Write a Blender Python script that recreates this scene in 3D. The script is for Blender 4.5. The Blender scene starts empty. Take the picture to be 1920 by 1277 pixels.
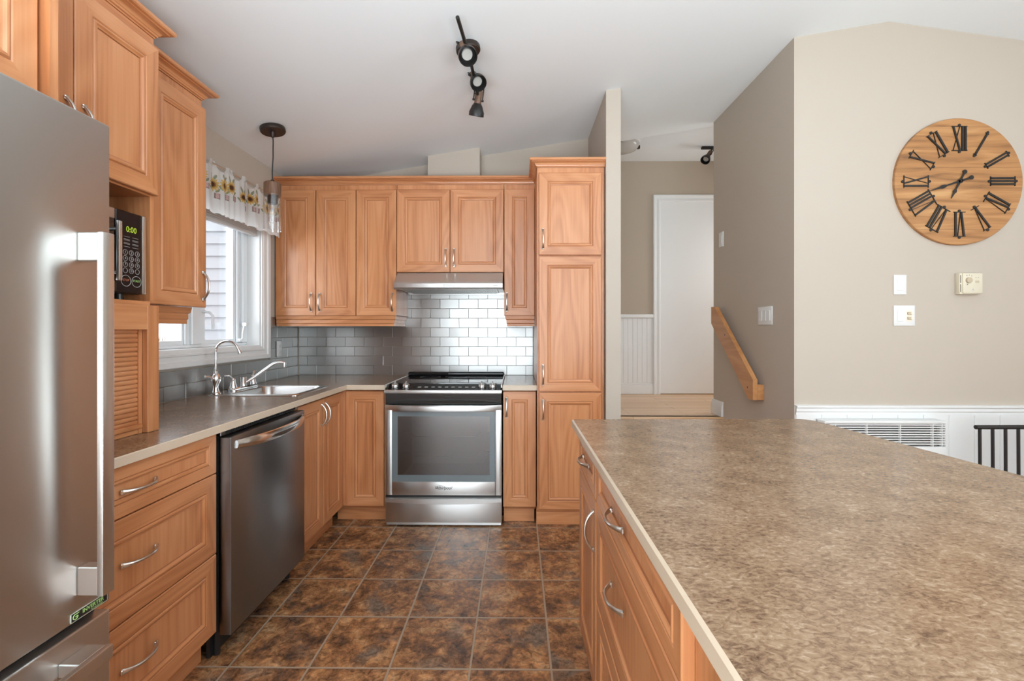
import bpy, bmesh, math, random
from math import radians as R, sin, cos, pi, sqrt
from mathutils import Vector, Matrix
random.seed(7)
sc = bpy.context.scene
COL = sc.collection

# ------------------------------------------------------------------ camera, sky, lights, exposure
CAM_H = 1.275
cam = bpy.data.cameras.new('camera')
cam.sensor_width = 36.0
cam.lens = 850.0 / 1920.0 * 36.0
cam.shift_y = -20.0 / 1920.0
cam.clip_start = 0.02
camo = bpy.data.objects.new('camera', cam)
camo.location = (0, 0, CAM_H)
camo.rotation_euler = (R(90), 0, R(0.676))
COL.objects.link(camo)
sc.camera = camo

sc.view_settings.view_transform = 'Standard'
sc.view_settings.look = 'None'
sc.view_settings.gamma = 1.0
sc.view_settings.use_curve_mapping = False
sc.view_settings.exposure = 0.20
sc.cycles.max_bounces = 10
sc.cycles.diffuse_bounces = 6
sc.cycles.glossy_bounces = 5
sc.cycles.transparent_max_bounces = 12
sc.cycles.sample_clamp_indirect = 6.0
sc.cycles.caustics_reflective = False
sc.cycles.caustics_refractive = False

w = bpy.data.worlds.new('sky')
sc.world = w
w.use_nodes = True
w.node_tree.nodes['Background'].inputs[0].default_value = (0.86, 0.93, 1.0, 1)
w.node_tree.nodes['Background'].inputs[1].default_value = 3.0


def area(name, loc, rot, sx, sy, power, color=(1, 1, 1)):
    l = bpy.data.lights.new(name, 'AREA')
    l.shape = 'RECTANGLE'
    l.size = sx
    l.size_y = sy
    l.energy = power
    l.color = color
    o = bpy.data.objects.new(name, l)
    o.location = loc
    o.rotation_euler = rot
    COL.objects.link(o)
    return o


# daylight through the rear patio opening and kitchen window, plus added fill lamps
area('rear_patio_daylight', (0.3, -2.98, 1.25), (R(105), 0, 0), 4.0, 2.1, 27, (0.82, 0.93, 1.0))
area('rear_bounce_fill', (0.3, -1.75, 0.35), (R(183), 0, 0), 3.9, 2.2, 430, (0.80, 0.93, 1.0))  # added up-facing fill lamp standing in for light bounced off the floor
rw = area('right_fill', (4.95, -1.3, 1.5), (R(90), 0, R(84)), 2.6, 1.9, 62, (0.82, 0.93, 1.0))  # added fill lamp from the right; the wall there has no window
rw.data.spread = R(105)
area('kitchen_window_daylight', (-2.75, 1.45, 1.85), (R(90), 0, R(-60)), 1.2, 1.3, 34, (0.90, 0.96, 1.0))
area('hall_fill', (3.2, 4.2, 1.9), (R(60), 0, R(90)), 0.9, 1.2, 27, (0.95, 0.98, 1.0))  # added fill lamp to brighten the hall; the wall behind it is solid
sun = bpy.data.lights.new('winter_sun', 'SUN')
sun.energy = 1.3
sun.angle = R(3)
suno = bpy.data.objects.new('winter_sun', sun)
suno.rotation_euler = (R(42), 0, R(20))
suno.location = (-4, -4, 6)
COL.objects.link(suno)

# ------------------------------------------------------------------ materials
MATS = {}


def new_mat(name):
    m = bpy.data.materials.new(name)
    m.use_nodes = True
    nt = m.node_tree
    b = nt.nodes['Principled BSDF']
    MATS[name] = m
    return m, nt, b


def setp(b, **k):
    for n, v in k.items():
        n = n.replace('_', ' ')
        for key in b.inputs.keys():
            if key.lower() == n.lower():
                b.inputs[key].default_value = v
                break


def plain(name, col, rough=0.5, metal=0.0, **k):
    m, nt, b = new_mat(name)
    b.inputs['Base Color'].default_value = (*col, 1)
    b.inputs['Roughness'].default_value = rough
    b.inputs['Metallic'].default_value = metal
    setp(b, **k)
    return m


def N(nt, t, **k):
    n = nt.nodes.new(t)
    for a, v in k.items():
        setattr(n, a, v)
    return n


def L(nt, a, b):
    nt.links.new(a, b)


def ramp(nt, stops):
    r = N(nt, 'ShaderNodeValToRGB')
    e = r.color_ramp.elements
    while len(e) > 1:
        e.remove(e[-1])
    e[0].position = stops[0][0]
    e[0].color = (*stops[0][1], 1)
    for p, c in stops[1:]:
        x = e.new(p)
        x.color = (*c, 1)
    return r


def objcoord(nt, scale, rand=3.0, loc=(0, 0, 0)):
    tc = N(nt, 'ShaderNodeTexCoord')
    oi = N(nt, 'ShaderNodeObjectInfo')
    mul = N(nt, 'ShaderNodeVectorMath', operation='MULTIPLY')
    mul.inputs[1].default_value = (rand * 1.0, rand * 1.7, rand * 0.61)
    L(nt, oi.outputs['Random'], mul.inputs[0])
    add = N(nt, 'ShaderNodeVectorMath', operation='ADD')
    L(nt, tc.outputs['Object'], add.inputs[0])
    L(nt, mul.outputs[0], add.inputs[1])
    mp = N(nt, 'ShaderNodeMapping')
    mp.inputs['Scale'].default_value = scale
    mp.inputs['Location'].default_value = loc
    L(nt, add.outputs[0], mp.inputs['Vector'])
    return mp.outputs[0]


def wood(name, axis, light, mid, dark, rough=0.33, ring=1.0, coat=0.25):
    m, nt, b = new_mat(name)

    def sc3(across, along):
        return {'x': (along, across, across), 'y': (across, along, across), 'z': (across, across, along)}[axis]

    def noise(scale, detail, rand, dist=0.0):
        v = objcoord(nt, scale, rand)
        n = N(nt, 'ShaderNodeTexNoise')
        n.inputs['Scale'].default_value = 1.0
        n.inputs['Detail'].default_value = detail
        n.inputs['Distortion'].default_value = dist
        L(nt, v, n.inputs['Vector'])
        return n.outputs['Fac']
    # growth rings: contour lines of a stretched noise field make flames and arches
    fld = noise(sc3(5.0, 0.75), 1.0, 2.3)
    k = N(nt, 'ShaderNodeMath', operation='MULTIPLY')
    k.inputs[1].default_value = 78.0 * ring
    L(nt, fld, k.inputs[0])
    sn = N(nt, 'ShaderNodeMath', operation='SINE')
    L(nt, k.outputs[0], sn.inputs[0])
    fine = noise(sc3(120, 3.0), 3.0, 2.3)
    broad = noise(sc3(9.0, 0.6), 2.0, 5.1)
    m1 = N(nt, 'ShaderNodeMath', operation='MULTIPLY')
    m1.inputs[1].default_value = 0.062
    L(nt, sn.outputs[0], m1.inputs[0])
    m2 = N(nt, 'ShaderNodeMath', operation='MULTIPLY_ADD')
    m2.inputs[1].default_value = 0.35
    L(nt, fine, m2.inputs[0])
    L(nt, m1.outputs[0], m2.inputs[2])
    m3 = N(nt, 'ShaderNodeMath', operation='MULTIPLY_ADD')
    m3.inputs[1].default_value = 0.65
    L(nt, broad, m3.inputs[0])
    L(nt, m2.outputs[0], m3.inputs[2])
    r = ramp(nt, [(0.30, dark), (0.50, mid), (0.72, light)])
    L(nt, m3.outputs[0], r.inputs[0])
    L(nt, r.outputs[0], b.inputs['Base Color'])
    b.inputs['Roughness'].default_value = rough
    setp(b, Coat_Weight=coat, Coat_Roughness=0.25)
    return m


CL, CM, CD = (0.640, 0.300, 0.140), (0.560, 0.238, 0.099), (0.420, 0.156, 0.058)
WX = wood('cherry_wood_x', 'x', CL, CM, CD)
WY = wood('cherry_wood_y', 'y', CL, CM, CD)
WZ = wood('cherry_wood_z', 'z', CL, CM, CD)
GLAZE = plain('dark_glaze_line', (0.33, 0.125, 0.050), 0.45)
WALNUT = wood('walnut_z', 'z', (0.27, 0.145, 0.085), (0.17, 0.088, 0.052), (0.075, 0.038, 0.022), 0.5, 2.0, 0.0)
OAK = wood('oak_rail', 'y', (0.60, 0.30, 0.12), (0.52, 0.24, 0.09), (0.42, 0.18, 0.06), 0.3)


def hall_floor_mat():
    m, nt, b = new_mat('hall_oak_floor')
    v = objcoord(nt, (1, 1, 1), 0)
    br = N(nt, 'ShaderNodeTexBrick')
    br.inputs['Scale'].default_value = 1
    br.inputs['Brick Width'].default_value = 0.9
    br.inputs['Row Height'].default_value = 0.085
    br.inputs['Mortar Size'].default_value = 0.0012
    br.inputs['Color1'].default_value = (0.55, 0.33, 0.17, 1)
    br.inputs['Color2'].default_value = (0.66, 0.42, 0.24, 1)
    br.inputs['Mortar'].default_value = (0.22, 0.11, 0.05, 1)
    L(nt, v, br.inputs['Vector'])
    L(nt, br.outputs[0], b.inputs['Base Color'])
    b.inputs['Roughness'].default_value = 0.25
    return m


HALLFLOOR = hall_floor_mat()


def paint(name, col, rough=0.6):
    m, nt, b = new_mat(name)
    v = objcoord(nt, (1, 1, 1), 0)
    nz = N(nt, 'ShaderNodeTexNoise')
    nz.inputs['Scale'].default_value = 180
    L(nt, v, nz.inputs['Vector'])
    bp = N(nt, 'ShaderNodeBump')
    bp.inputs['Strength'].default_value = 0.04
    bp.inputs['Distance'].default_value = 0.002
    L(nt, nz.outputs['Fac'], bp.inputs['Height'])
    L(nt, bp.outputs[0], b.inputs['Normal'])
    b.inputs['Base Color'].default_value = (*col, 1)
    b.inputs['Roughness'].default_value = rough
    return m


PAINT = paint('greige_paint', (0.485, 0.422, 0.355))
PAINT_SHADED = paint('greige_paint_hall_shaded', (0.44, 0.365, 0.285))  # darker copy of the wall paint, the hall's dimmer light put into colour
CEIL = paint('ceiling_paint', (0.80, 0.83, 0.845), 0.8)
WHITE = plain('white_trim', (0.76, 0.765, 0.76), 0.35)
WHITEPLASTIC = plain('white_plastic', (0.72, 0.72, 0.71), 0.3)
VINYL = plain('white_vinyl', (0.80, 0.83, 0.85), 0.3)
CREAM = plain('cream_plastic', (0.66, 0.60, 0.47), 0.4)
CREAMDARK = plain('cream_plastic_dark', (0.50, 0.42, 0.30), 0.5)  # darker cream for the dial and sliders
IVORY = plain('ivory_dimmer', (0.84, 0.74, 0.60), 0.4)
POLISHED = plain('polished_steel', (0.72, 0.70, 0.68), 0.16, 1.0)
NICKEL = plain('satin_nickel', (0.66, 0.64, 0.60), 0.28, 1.0)
CHROME = plain('chrome', (0.82, 0.82, 0.83), 0.06, 1.0)
BLACKMETAL = plain('black_metal', (0.022, 0.020, 0.019), 0.42, 0.3)
BRONZE = plain('dark_bronze', (0.055, 0.040, 0.034), 0.42, 0.6)
BLACKGLASS = plain('black_glass', (0.012, 0.012, 0.013), 0.04)
BLACKPLASTIC = plain('black_plastic', (0.015, 0.015, 0.015), 0.35)
GAPBLACK = plain('dark_recess', (0.01, 0.01, 0.01), 0.8)
BURNER = plain('burner_outline', (0.07, 0.07, 0.07), 0.3)
EDGE = plain('beige_edge_band', (0.60, 0.49, 0.375), 0.32)
BLUEGLASS = plain('oven_glass_border', (0.15, 0.185, 0.20), 0.16, 0.0, Specular_IOR_Level=0.9)
GREEN = plain('sticker_green', (0.38, 0.62, 0.20), 0.4)
SILVERINK = plain('sticker_silver', (0.62, 0.64, 0.55), 0.4)
DARKINK = plain('dark_ink', (0.05, 0.05, 0.05), 0.5)
GREYINK = plain('grey_ink', (0.45, 0.44, 0.42), 0.5)
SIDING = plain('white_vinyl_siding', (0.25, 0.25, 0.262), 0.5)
BLINDM = plain('grey_cellular_blind', (0.58, 0.57, 0.56), 0.6)
BULBFACE = plain('bulb_lens', (0.40, 0.385, 0.36), 0.25)
SNOW = plain('snow', (0.9, 0.92, 0.95), 0.8)
TWIG = plain('bare_twigs', (0.20, 0.12, 0.075), 0.9)
GRILLEM = plain('hood_filter_mesh', (0.48, 0.48, 0.46), 0.35, 0.9)


def emis(name, col, st):
    m, nt, b = new_mat(name)
    b.inputs['Base Color'].default_value = (0, 0, 0, 1)
    b.inputs['Emission Color'].default_value = (*col, 1)
    b.inputs['Emission Strength'].default_value = st
    return m


LED = emis('led_digits', (0.55, 0.75, 0.05), 0.8)


def steel(name, col, rough, axis='x', bump=0.02, aniso=0.0):
    m, nt, b = new_mat(name)
    s = {'x': (2, 300, 300), 'y': (300, 2, 300), 'z': (300, 300, 2)}[axis]
    v = objcoord(nt, s, 1.0)
    nz = N(nt, 'ShaderNodeTexNoise')
    nz.inputs['Scale'].default_value = 1.0
    nz.inputs['Detail'].default_value = 2
    L(nt, v, nz.inputs['Vector'])
    mr = N(nt, 'ShaderNodeMapRange')
    mr.inputs['To Min'].default_value = rough - 0.02
    mr.inputs['To Max'].default_value = rough + 0.02
    L(nt, nz.outputs['Fac'], mr.inputs['Value'])
    L(nt, mr.outputs[0], b.inputs['Roughness'])
    b.inputs['Base Color'].default_value = (*col, 1)
    b.inputs['Metallic'].default_value = 1.0
    if aniso:
        vt = N(nt, 'ShaderNodeVectorTransform', vector_type='VECTOR', convert_from='OBJECT', convert_to='WORLD')
        vt.inputs[0].default_value = {'x': (1, 0, 0), 'y': (0, 1, 0), 'z': (0, 0, 1)}[axis]
        L(nt, vt.outputs[0], b.inputs['Tangent'])
        setp(b, Anisotropic=aniso, Anisotropic_Rotation=0.25)
    bp = N(nt, 'ShaderNodeBump')
    bp.inputs['Strength'].default_value = bump
    bp.inputs['Distance'].default_value = 0.001
    L(nt, nz.outputs['Fac'], bp.inputs['Height'])
    L(nt, bp.outputs[0], b.inputs['Normal'])
    return m


STEELX = steel('brushed_steel_x', (0.66, 0.655, 0.64), 0.34, 'x', 0.003, 0.8)
STEELY = steel('brushed_steel_y', (0.60, 0.585, 0.56), 0.30, 'y')
STEELZ = steel('brushed_steel_z', (0.72, 0.71, 0.69), 0.30, 'z')
DARKSTEEL = steel('dark_steel', (0.27, 0.275, 0.28), 0.34, 'x', 0.0, 0.7)
FRIDGESTEEL = steel('fridge_steel', (0.60, 0.59, 0.57), 0.36, 'x', 0.003, 0.8)
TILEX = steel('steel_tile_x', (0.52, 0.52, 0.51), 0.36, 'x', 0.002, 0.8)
TILEY_SHADED = steel('steel_tile_y_shaded', (0.34, 0.34, 0.335), 0.36, 'y', 0.002, 0.8)  # darker copy of the tile steel, dark reflections put into its colour


def laminate(name, axis):
    m, nt, b = new_mat(name)
    s = (1.0, 1.0, 1.0)
    v = objcoord(nt, s, 0)
    a = N(nt, 'ShaderNodeTexNoise')
    a.inputs['Scale'].default_value = 150
    a.inputs['Detail'].default_value = 5
    a.inputs['Roughness'].default_value = 0.65
    a.inputs['Distortion'].default_value = 0.8
    st = (0.6, 1.0, 1.0)
    v1 = objcoord(nt, st, 0)
    L(nt, v1, a.inputs['Vector'])
    c = N(nt, 'ShaderNodeTexNoise')
    c.inputs['Scale'].default_value = 14
    c.inputs['Detail'].default_value = 3
    L(nt, v, c.inputs['Vector'])
    mx = N(nt, 'ShaderNodeMath', operation='MULTIPLY_ADD')
    mx.inputs[1].default_value = 0.28
    L(nt, c.outputs['Fac'], mx.inputs[0])
    mm = N(nt, 'ShaderNodeMath', operation='MULTIPLY')
    mm.inputs[1].default_value = 0.72
    L(nt, a.outputs['Fac'], mm.inputs[0])
    L(nt, mm.outputs[0], mx.inputs[2])
    r = ramp(nt, [(0.30, (0.064, 0.032, 0.018)), (0.40, (0.142, 0.081, 0.046)), (0.49, (0.235, 0.144, 0.085)),
                  (0.58, (0.300, 0.199, 0.125)), (0.70, (0.44, 0.345, 0.26))])
    L(nt, mx.outputs[0], r.inputs[0])
    L(nt, r.outputs[0], b.inputs['Base Color'])
    b.inputs['Roughness'].default_value = 0.22
    setp(b, Specular_IOR_Level=0.6)
    bp = N(nt, 'ShaderNodeBump')
    bp.inputs['Strength'].default_value = 0.10
    bp.inputs['Distance'].default_value = 0.001
    L(nt, a.outputs['Fac'], bp.inputs['Height'])
    L(nt, bp.outputs[0], b.inputs['Normal'])
    return m


LAMY = laminate('stone_laminate_y', 'y')


def slate_tiles():
    m, nt, b = new_mat('slate_floor_tiles')
    v = objcoord(nt, (1, 1, 1), 0)
    T = 0.3048
    mp = N(nt, 'ShaderNodeMapping')
    mp.inputs['Location'].default_value = (-0.127 + T * 20, -2.006 + T * 20, 0)
    L(nt, v, mp.inputs['Vector'])
    dv = N(nt, 'ShaderNodeVectorMath', operation='SCALE')
    dv.inputs['Scale'].default_value = 1.0 / T
    L(nt, mp.outputs[0], dv.inputs[0])
    fl = N(nt, 'ShaderNodeVectorMath', operation='FLOOR')
    L(nt, dv.outputs[0], fl.inputs[0])
    fr = N(nt, 'ShaderNodeVectorMath', operation='FRACTION')
    L(nt, dv.outputs[0], fr.inputs[0])
    # distance to the tile border
    sub = N(nt, 'ShaderNodeVectorMath', operation='SUBTRACT')
    L(nt, fr.outputs[0], sub.inputs[0])
    sub.inputs[1].default_value = (0.5, 0.5, 0.5)
    ab = N(nt, 'ShaderNodeVectorMath', operation='ABSOLUTE')
    L(nt, sub.outputs[0], ab.inputs[0])
    sp = N(nt, 'ShaderNodeSeparateXYZ')
    L(nt, ab.outputs[0], sp.inputs[0])
    mxm = N(nt, 'ShaderNodeMath', operation='MAXIMUM')
    L(nt, sp.outputs[0], mxm.inputs[0])
    L(nt, sp.outputs[1], mxm.inputs[1])
    grout = N(nt, 'ShaderNodeMapRange')
    grout.inputs['From Min'].default_value = 0.482
    grout.inputs['From Max'].default_value = 0.489
    L(nt, mxm.outputs[0], grout.inputs['Value'])
    # random offset per tile
    wn = N(nt, 'ShaderNodeTexWhiteNoise', noise_dimensions='2D')
    L(nt, fl.outputs[0], wn.inputs['Vector'])
    sc1 = N(nt, 'ShaderNodeVectorMath', operation='SCALE')
    sc1.inputs['Scale'].default_value = 30
    L(nt, wn.outputs['Color'], sc1.inputs[0])
    ad = N(nt, 'ShaderNodeVectorMath', operation='ADD')
    L(nt, v, ad.inputs[0])
    L(nt, sc1.outputs[0], ad.inputs[1])
    n1 = N(nt, 'ShaderNodeTexNoise')
    n1.inputs['Scale'].default_value = 9.5
    n1.inputs['Detail'].default_value = 12
    n1.inputs['Roughness'].default_value = 0.70
    n1.inputs['Distortion'].default_value = 0.35
    L(nt, ad.outputs[0], n1.inputs['Vector'])
    r1 = ramp(nt, [(0.30, (0.045, 0.036, 0.032)), (0.40, (0.13, 0.066, 0.036)), (0.48, (0.24, 0.110, 0.048)),
                   (0.55, (0.36, 0.175, 0.075)), (0.64, (0.46, 0.26, 0.125)), (0.74, (0.52, 0.37, 0.23))])
    L(nt, n1.outputs['Fac'], r1.inputs[0])
    n2 = N(nt, 'ShaderNodeTexNoise')
    n2.inputs['Scale'].default_value = 6
    n2.inputs['Detail'].default_value = 4
    ad2 = N(nt, 'ShaderNodeVectorMath', operation='ADD')
    ad2.inputs[1].default_value = (5.3, 2.2, 1.0)
    L(nt, ad.outputs[0], ad2.inputs[0])
    L(nt, ad2.outputs[0], n2.inputs['Vector'])
    rg = ramp(nt, [(0.55, (0, 0, 0)), (0.70, (0.9, 0.9, 0.9))])
    L(nt, n2.outputs['Fac'], rg.inputs[0])
    mixg = N(nt, 'ShaderNodeMix', data_type='RGBA')
    L(nt, rg.outputs[0], mixg.inputs[0])
    L(nt, r1.outputs[0], mixg.inputs[6])
    mixg.inputs[7].default_value = (0.165, 0.128, 0.098, 1)
    # fine slate veins
    n3 = N(nt, 'ShaderNodeTexNoise')
    n3.inputs['Scale'].default_value = 32
    n3.inputs['Detail'].default_value = 9
    n3.inputs['Distortion'].default_value = 0.9
    n3.inputs['Roughness'].default_value = 0.68
    L(nt, ad.outputs[0], n3.inputs['Vector'])
    mul = N(nt, 'ShaderNodeMix', data_type='RGBA', blend_type='MULTIPLY')
    mul.inputs[0].default_value = 0.8
    r3 = ramp(nt, [(0.40, (0.38, 0.35, 0.33)), (0.47, (0.85, 0.83, 0.82)), (0.54, (1.05, 1.0, 1.0)), (0.62, (1.6, 1.45, 1.3))])
    L(nt, n3.outputs['Fac'], r3.inputs[0])
    L(nt, mixg.outputs[2], mul.inputs[6])
    L(nt, r3.outputs[0], mul.inputs[7])
    fin = N(nt, 'ShaderNodeMix', data_type='RGBA')
    L(nt, grout.outputs[0], fin.inputs[0])
    L(nt, mul.outputs[2], fin.inputs[6])
    fin.inputs[7].default_value = (0.36, 0.26, 0.18, 1)
    L(nt, fin.outputs[2], b.inputs['Base Color'])
    b.inputs['Roughness'].default_value = 0.24
    h = N(nt, 'ShaderNodeMath', operation='MULTIPLY_ADD')
    h.inputs[1].default_value = -0.8
    L(nt, grout.outputs[0], h.inputs[0])
    hh = N(nt, 'ShaderNodeMath', operation='ADD')
    L(nt, n1.outputs['Fac'], hh.inputs[0])
    h3 = N(nt, 'ShaderNodeMath', operation='MULTIPLY')
    h3.inputs[1].default_value = 0.5
    L(nt, n3.outputs['Fac'], h3.inputs[0])
    L(nt, h3.outputs[0], hh.inputs[1])
    L(nt, hh.outputs[0], h.inputs[2])
    bp = N(nt, 'ShaderNodeBump')
    bp.inputs['Strength'].default_value = 0.5
    bp.inputs['Distance'].default_value = 0.004
    L(nt, h.outputs[0], bp.inputs['Height'])
    L(nt, bp.outputs[0], b.inputs['Normal'])
    return m


SLATE = slate_tiles()


def clock_wood():
    m, nt, b = new_mat('reclaimed_pine_planks')
    v = objcoord(nt, (1, 1, 1), 0)
    sp = N(nt, 'ShaderNodeSeparateXYZ')
    L(nt, v, sp.inputs[0])
    pl = N(nt, 'ShaderNodeMath', operation='MULTIPLY')
    pl.inputs[1].default_value = 1 / 0.118
    L(nt, sp.outputs[2], pl.inputs[0])
    ad0 = N(nt, 'ShaderNodeMath', operation='ADD')
    ad0.inputs[1].default_value = 0.34
    L(nt, pl.outputs[0], ad0.inputs[0])
    flo = N(nt, 'ShaderNodeMath', operation='FLOOR')
    L(nt, ad0.outputs[0], flo.inputs[0])
    frc = N(nt, 'ShaderNodeMath', operation='FRACT')
    L(nt, ad0.outputs[0], frc.inputs[0])
    wn = N(nt, 'ShaderNodeTexWhiteNoise', noise_dimensions='1D')
    L(nt, flo.outputs[0], wn.inputs['W'])
    off = N(nt, 'ShaderNodeVectorMath', operation='SCALE')
    off.inputs['Scale'].default_value = 9
    L(nt, wn.outputs['Color'], off.inputs[0])
    mp = N(nt, 'ShaderNodeMapping')
    mp.inputs['Scale'].default_value = (2.2, 20, 26)
    L(nt, v, mp.inputs['Vector'])
    ad = N(nt, 'ShaderNodeVectorMath', operation='ADD')
    L(nt, mp.outputs[0], ad.inputs[0])
    L(nt, off.outputs[0], ad.inputs[1])
    nz = N(nt, 'ShaderNodeTexNoise')
    nz.inputs['Scale'].default_value = 1
    nz.inputs['Detail'].default_value = 5
    nz.inputs['Distortion'].default_value = 0.9
    L(nt, ad.outputs[0], nz.inputs['Vector'])
    r = ramp(nt, [(0.26, (0.15, 0.070, 0.028)), (0.40, (0.33, 0.150, 0.052)), (0.55, (0.43, 0.205, 0.074)), (0.75, (0.54, 0.30, 0.125))])
    L(nt, nz.outputs['Fac'], r.inputs[0])
    seam = N(nt, 'ShaderNodeMath', operation='LESS_THAN')
    seam.inputs[1].default_value = 0.022
    L(nt, frc.outputs[0], seam.inputs[0])
    mx = N(nt, 'ShaderNodeMix', data_type='RGBA')
    sm = N(nt, 'ShaderNodeMath', operation='MULTIPLY')
    sm.inputs[1].default_value = 0.45
    L(nt, seam.outputs[0], sm.inputs[0])
    L(nt, sm.outputs[0], mx.inputs[0])
    L(nt, r.outputs[0], mx.inputs[6])
    mx.inputs[7].default_value = (0.10, 0.045, 0.02, 1)
    L(nt, mx.outputs[2], b.inputs['Base Color'])
    b.inputs['Roughness'].default_value = 0.5
    return m


CLOCKWOOD = clock_wood()


def thin_glass(name, tint=(1, 1, 1), refl=1.0, rough=0.02):
    m = bpy.data.materials.new(name)
    m.use_nodes = True
    nt = m.node_tree
    nt.nodes.clear()
    out = N(nt, 'ShaderNodeOutputMaterial')
    mix = N(nt, 'ShaderNodeMixShader')
    tr = N(nt, 'ShaderNodeBsdfTransparent')
    tr.inputs[0].default_value = (*tint, 1)
    gl = N(nt, 'ShaderNodeBsdfGlossy')
    gl.inputs['Roughness'].default_value = rough
    fr = N(nt, 'ShaderNodeFresnel')
    geo = N(nt, 'ShaderNodeNewGeometry')
    ior = N(nt, 'ShaderNodeMath', operation='MULTIPLY_ADD')
    ior.inputs[1].default_value = 1 / 1.45 - 1.45
    ior.inputs[2].default_value = 1.45
    L(nt, geo.outputs['Backfacing'], ior.inputs[0])
    L(nt, ior.outputs[0], fr.inputs[0])
    mu = N(nt, 'ShaderNodeMath', operation='MULTIPLY')
    mu.inputs[1].default_value = refl
    L(nt, fr.outputs[0], mu.inputs[0])
    L(nt, mu.outputs[0], mix.inputs[0])
    L(nt, tr.outputs[0], mix.inputs[1])
    L(nt, gl.outputs[0], mix.inputs[2])
    L(nt, mix.outputs[0], out.inputs[0])
    MATS[name] = m
    return m


PANE = thin_glass('window_glass')
LAMPGLASS = thin_glass('clear_lamp_glass', (0.985, 0.985, 0.985), 2.2)
OVENGLASS = thin_glass('tinted_oven_glass', (0.66, 0.65, 0.64), 5.0, 0.22)


def curtain_mat():
    m = bpy.data.materials.new('printed_voile')
    m.use_nodes = True
    nt = m.node_tree
    b = nt.nodes['Principled BSDF']
    out = nt.nodes['Material Output']
    at = N(nt, 'ShaderNodeAttribute')
    at.attribute_name = 'print'
    L(nt, at.outputs['Color'], b.inputs['Base Color'])
    b.inputs['Roughness'].default_value = 0.8
    tl = N(nt, 'ShaderNodeBsdfTranslucent')
    L(nt, at.outputs['Color'], tl.inputs[0])
    mix = N(nt, 'ShaderNodeMixShader')
    mix.inputs[0].default_value = 0.55
    L(nt, b.outputs[0], mix.inputs[1])
    L(nt, tl.outputs[0], mix.inputs[2])
    L(nt, mix.outputs[0], out.inputs[0])
    return m


VOILE = curtain_mat()


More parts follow.
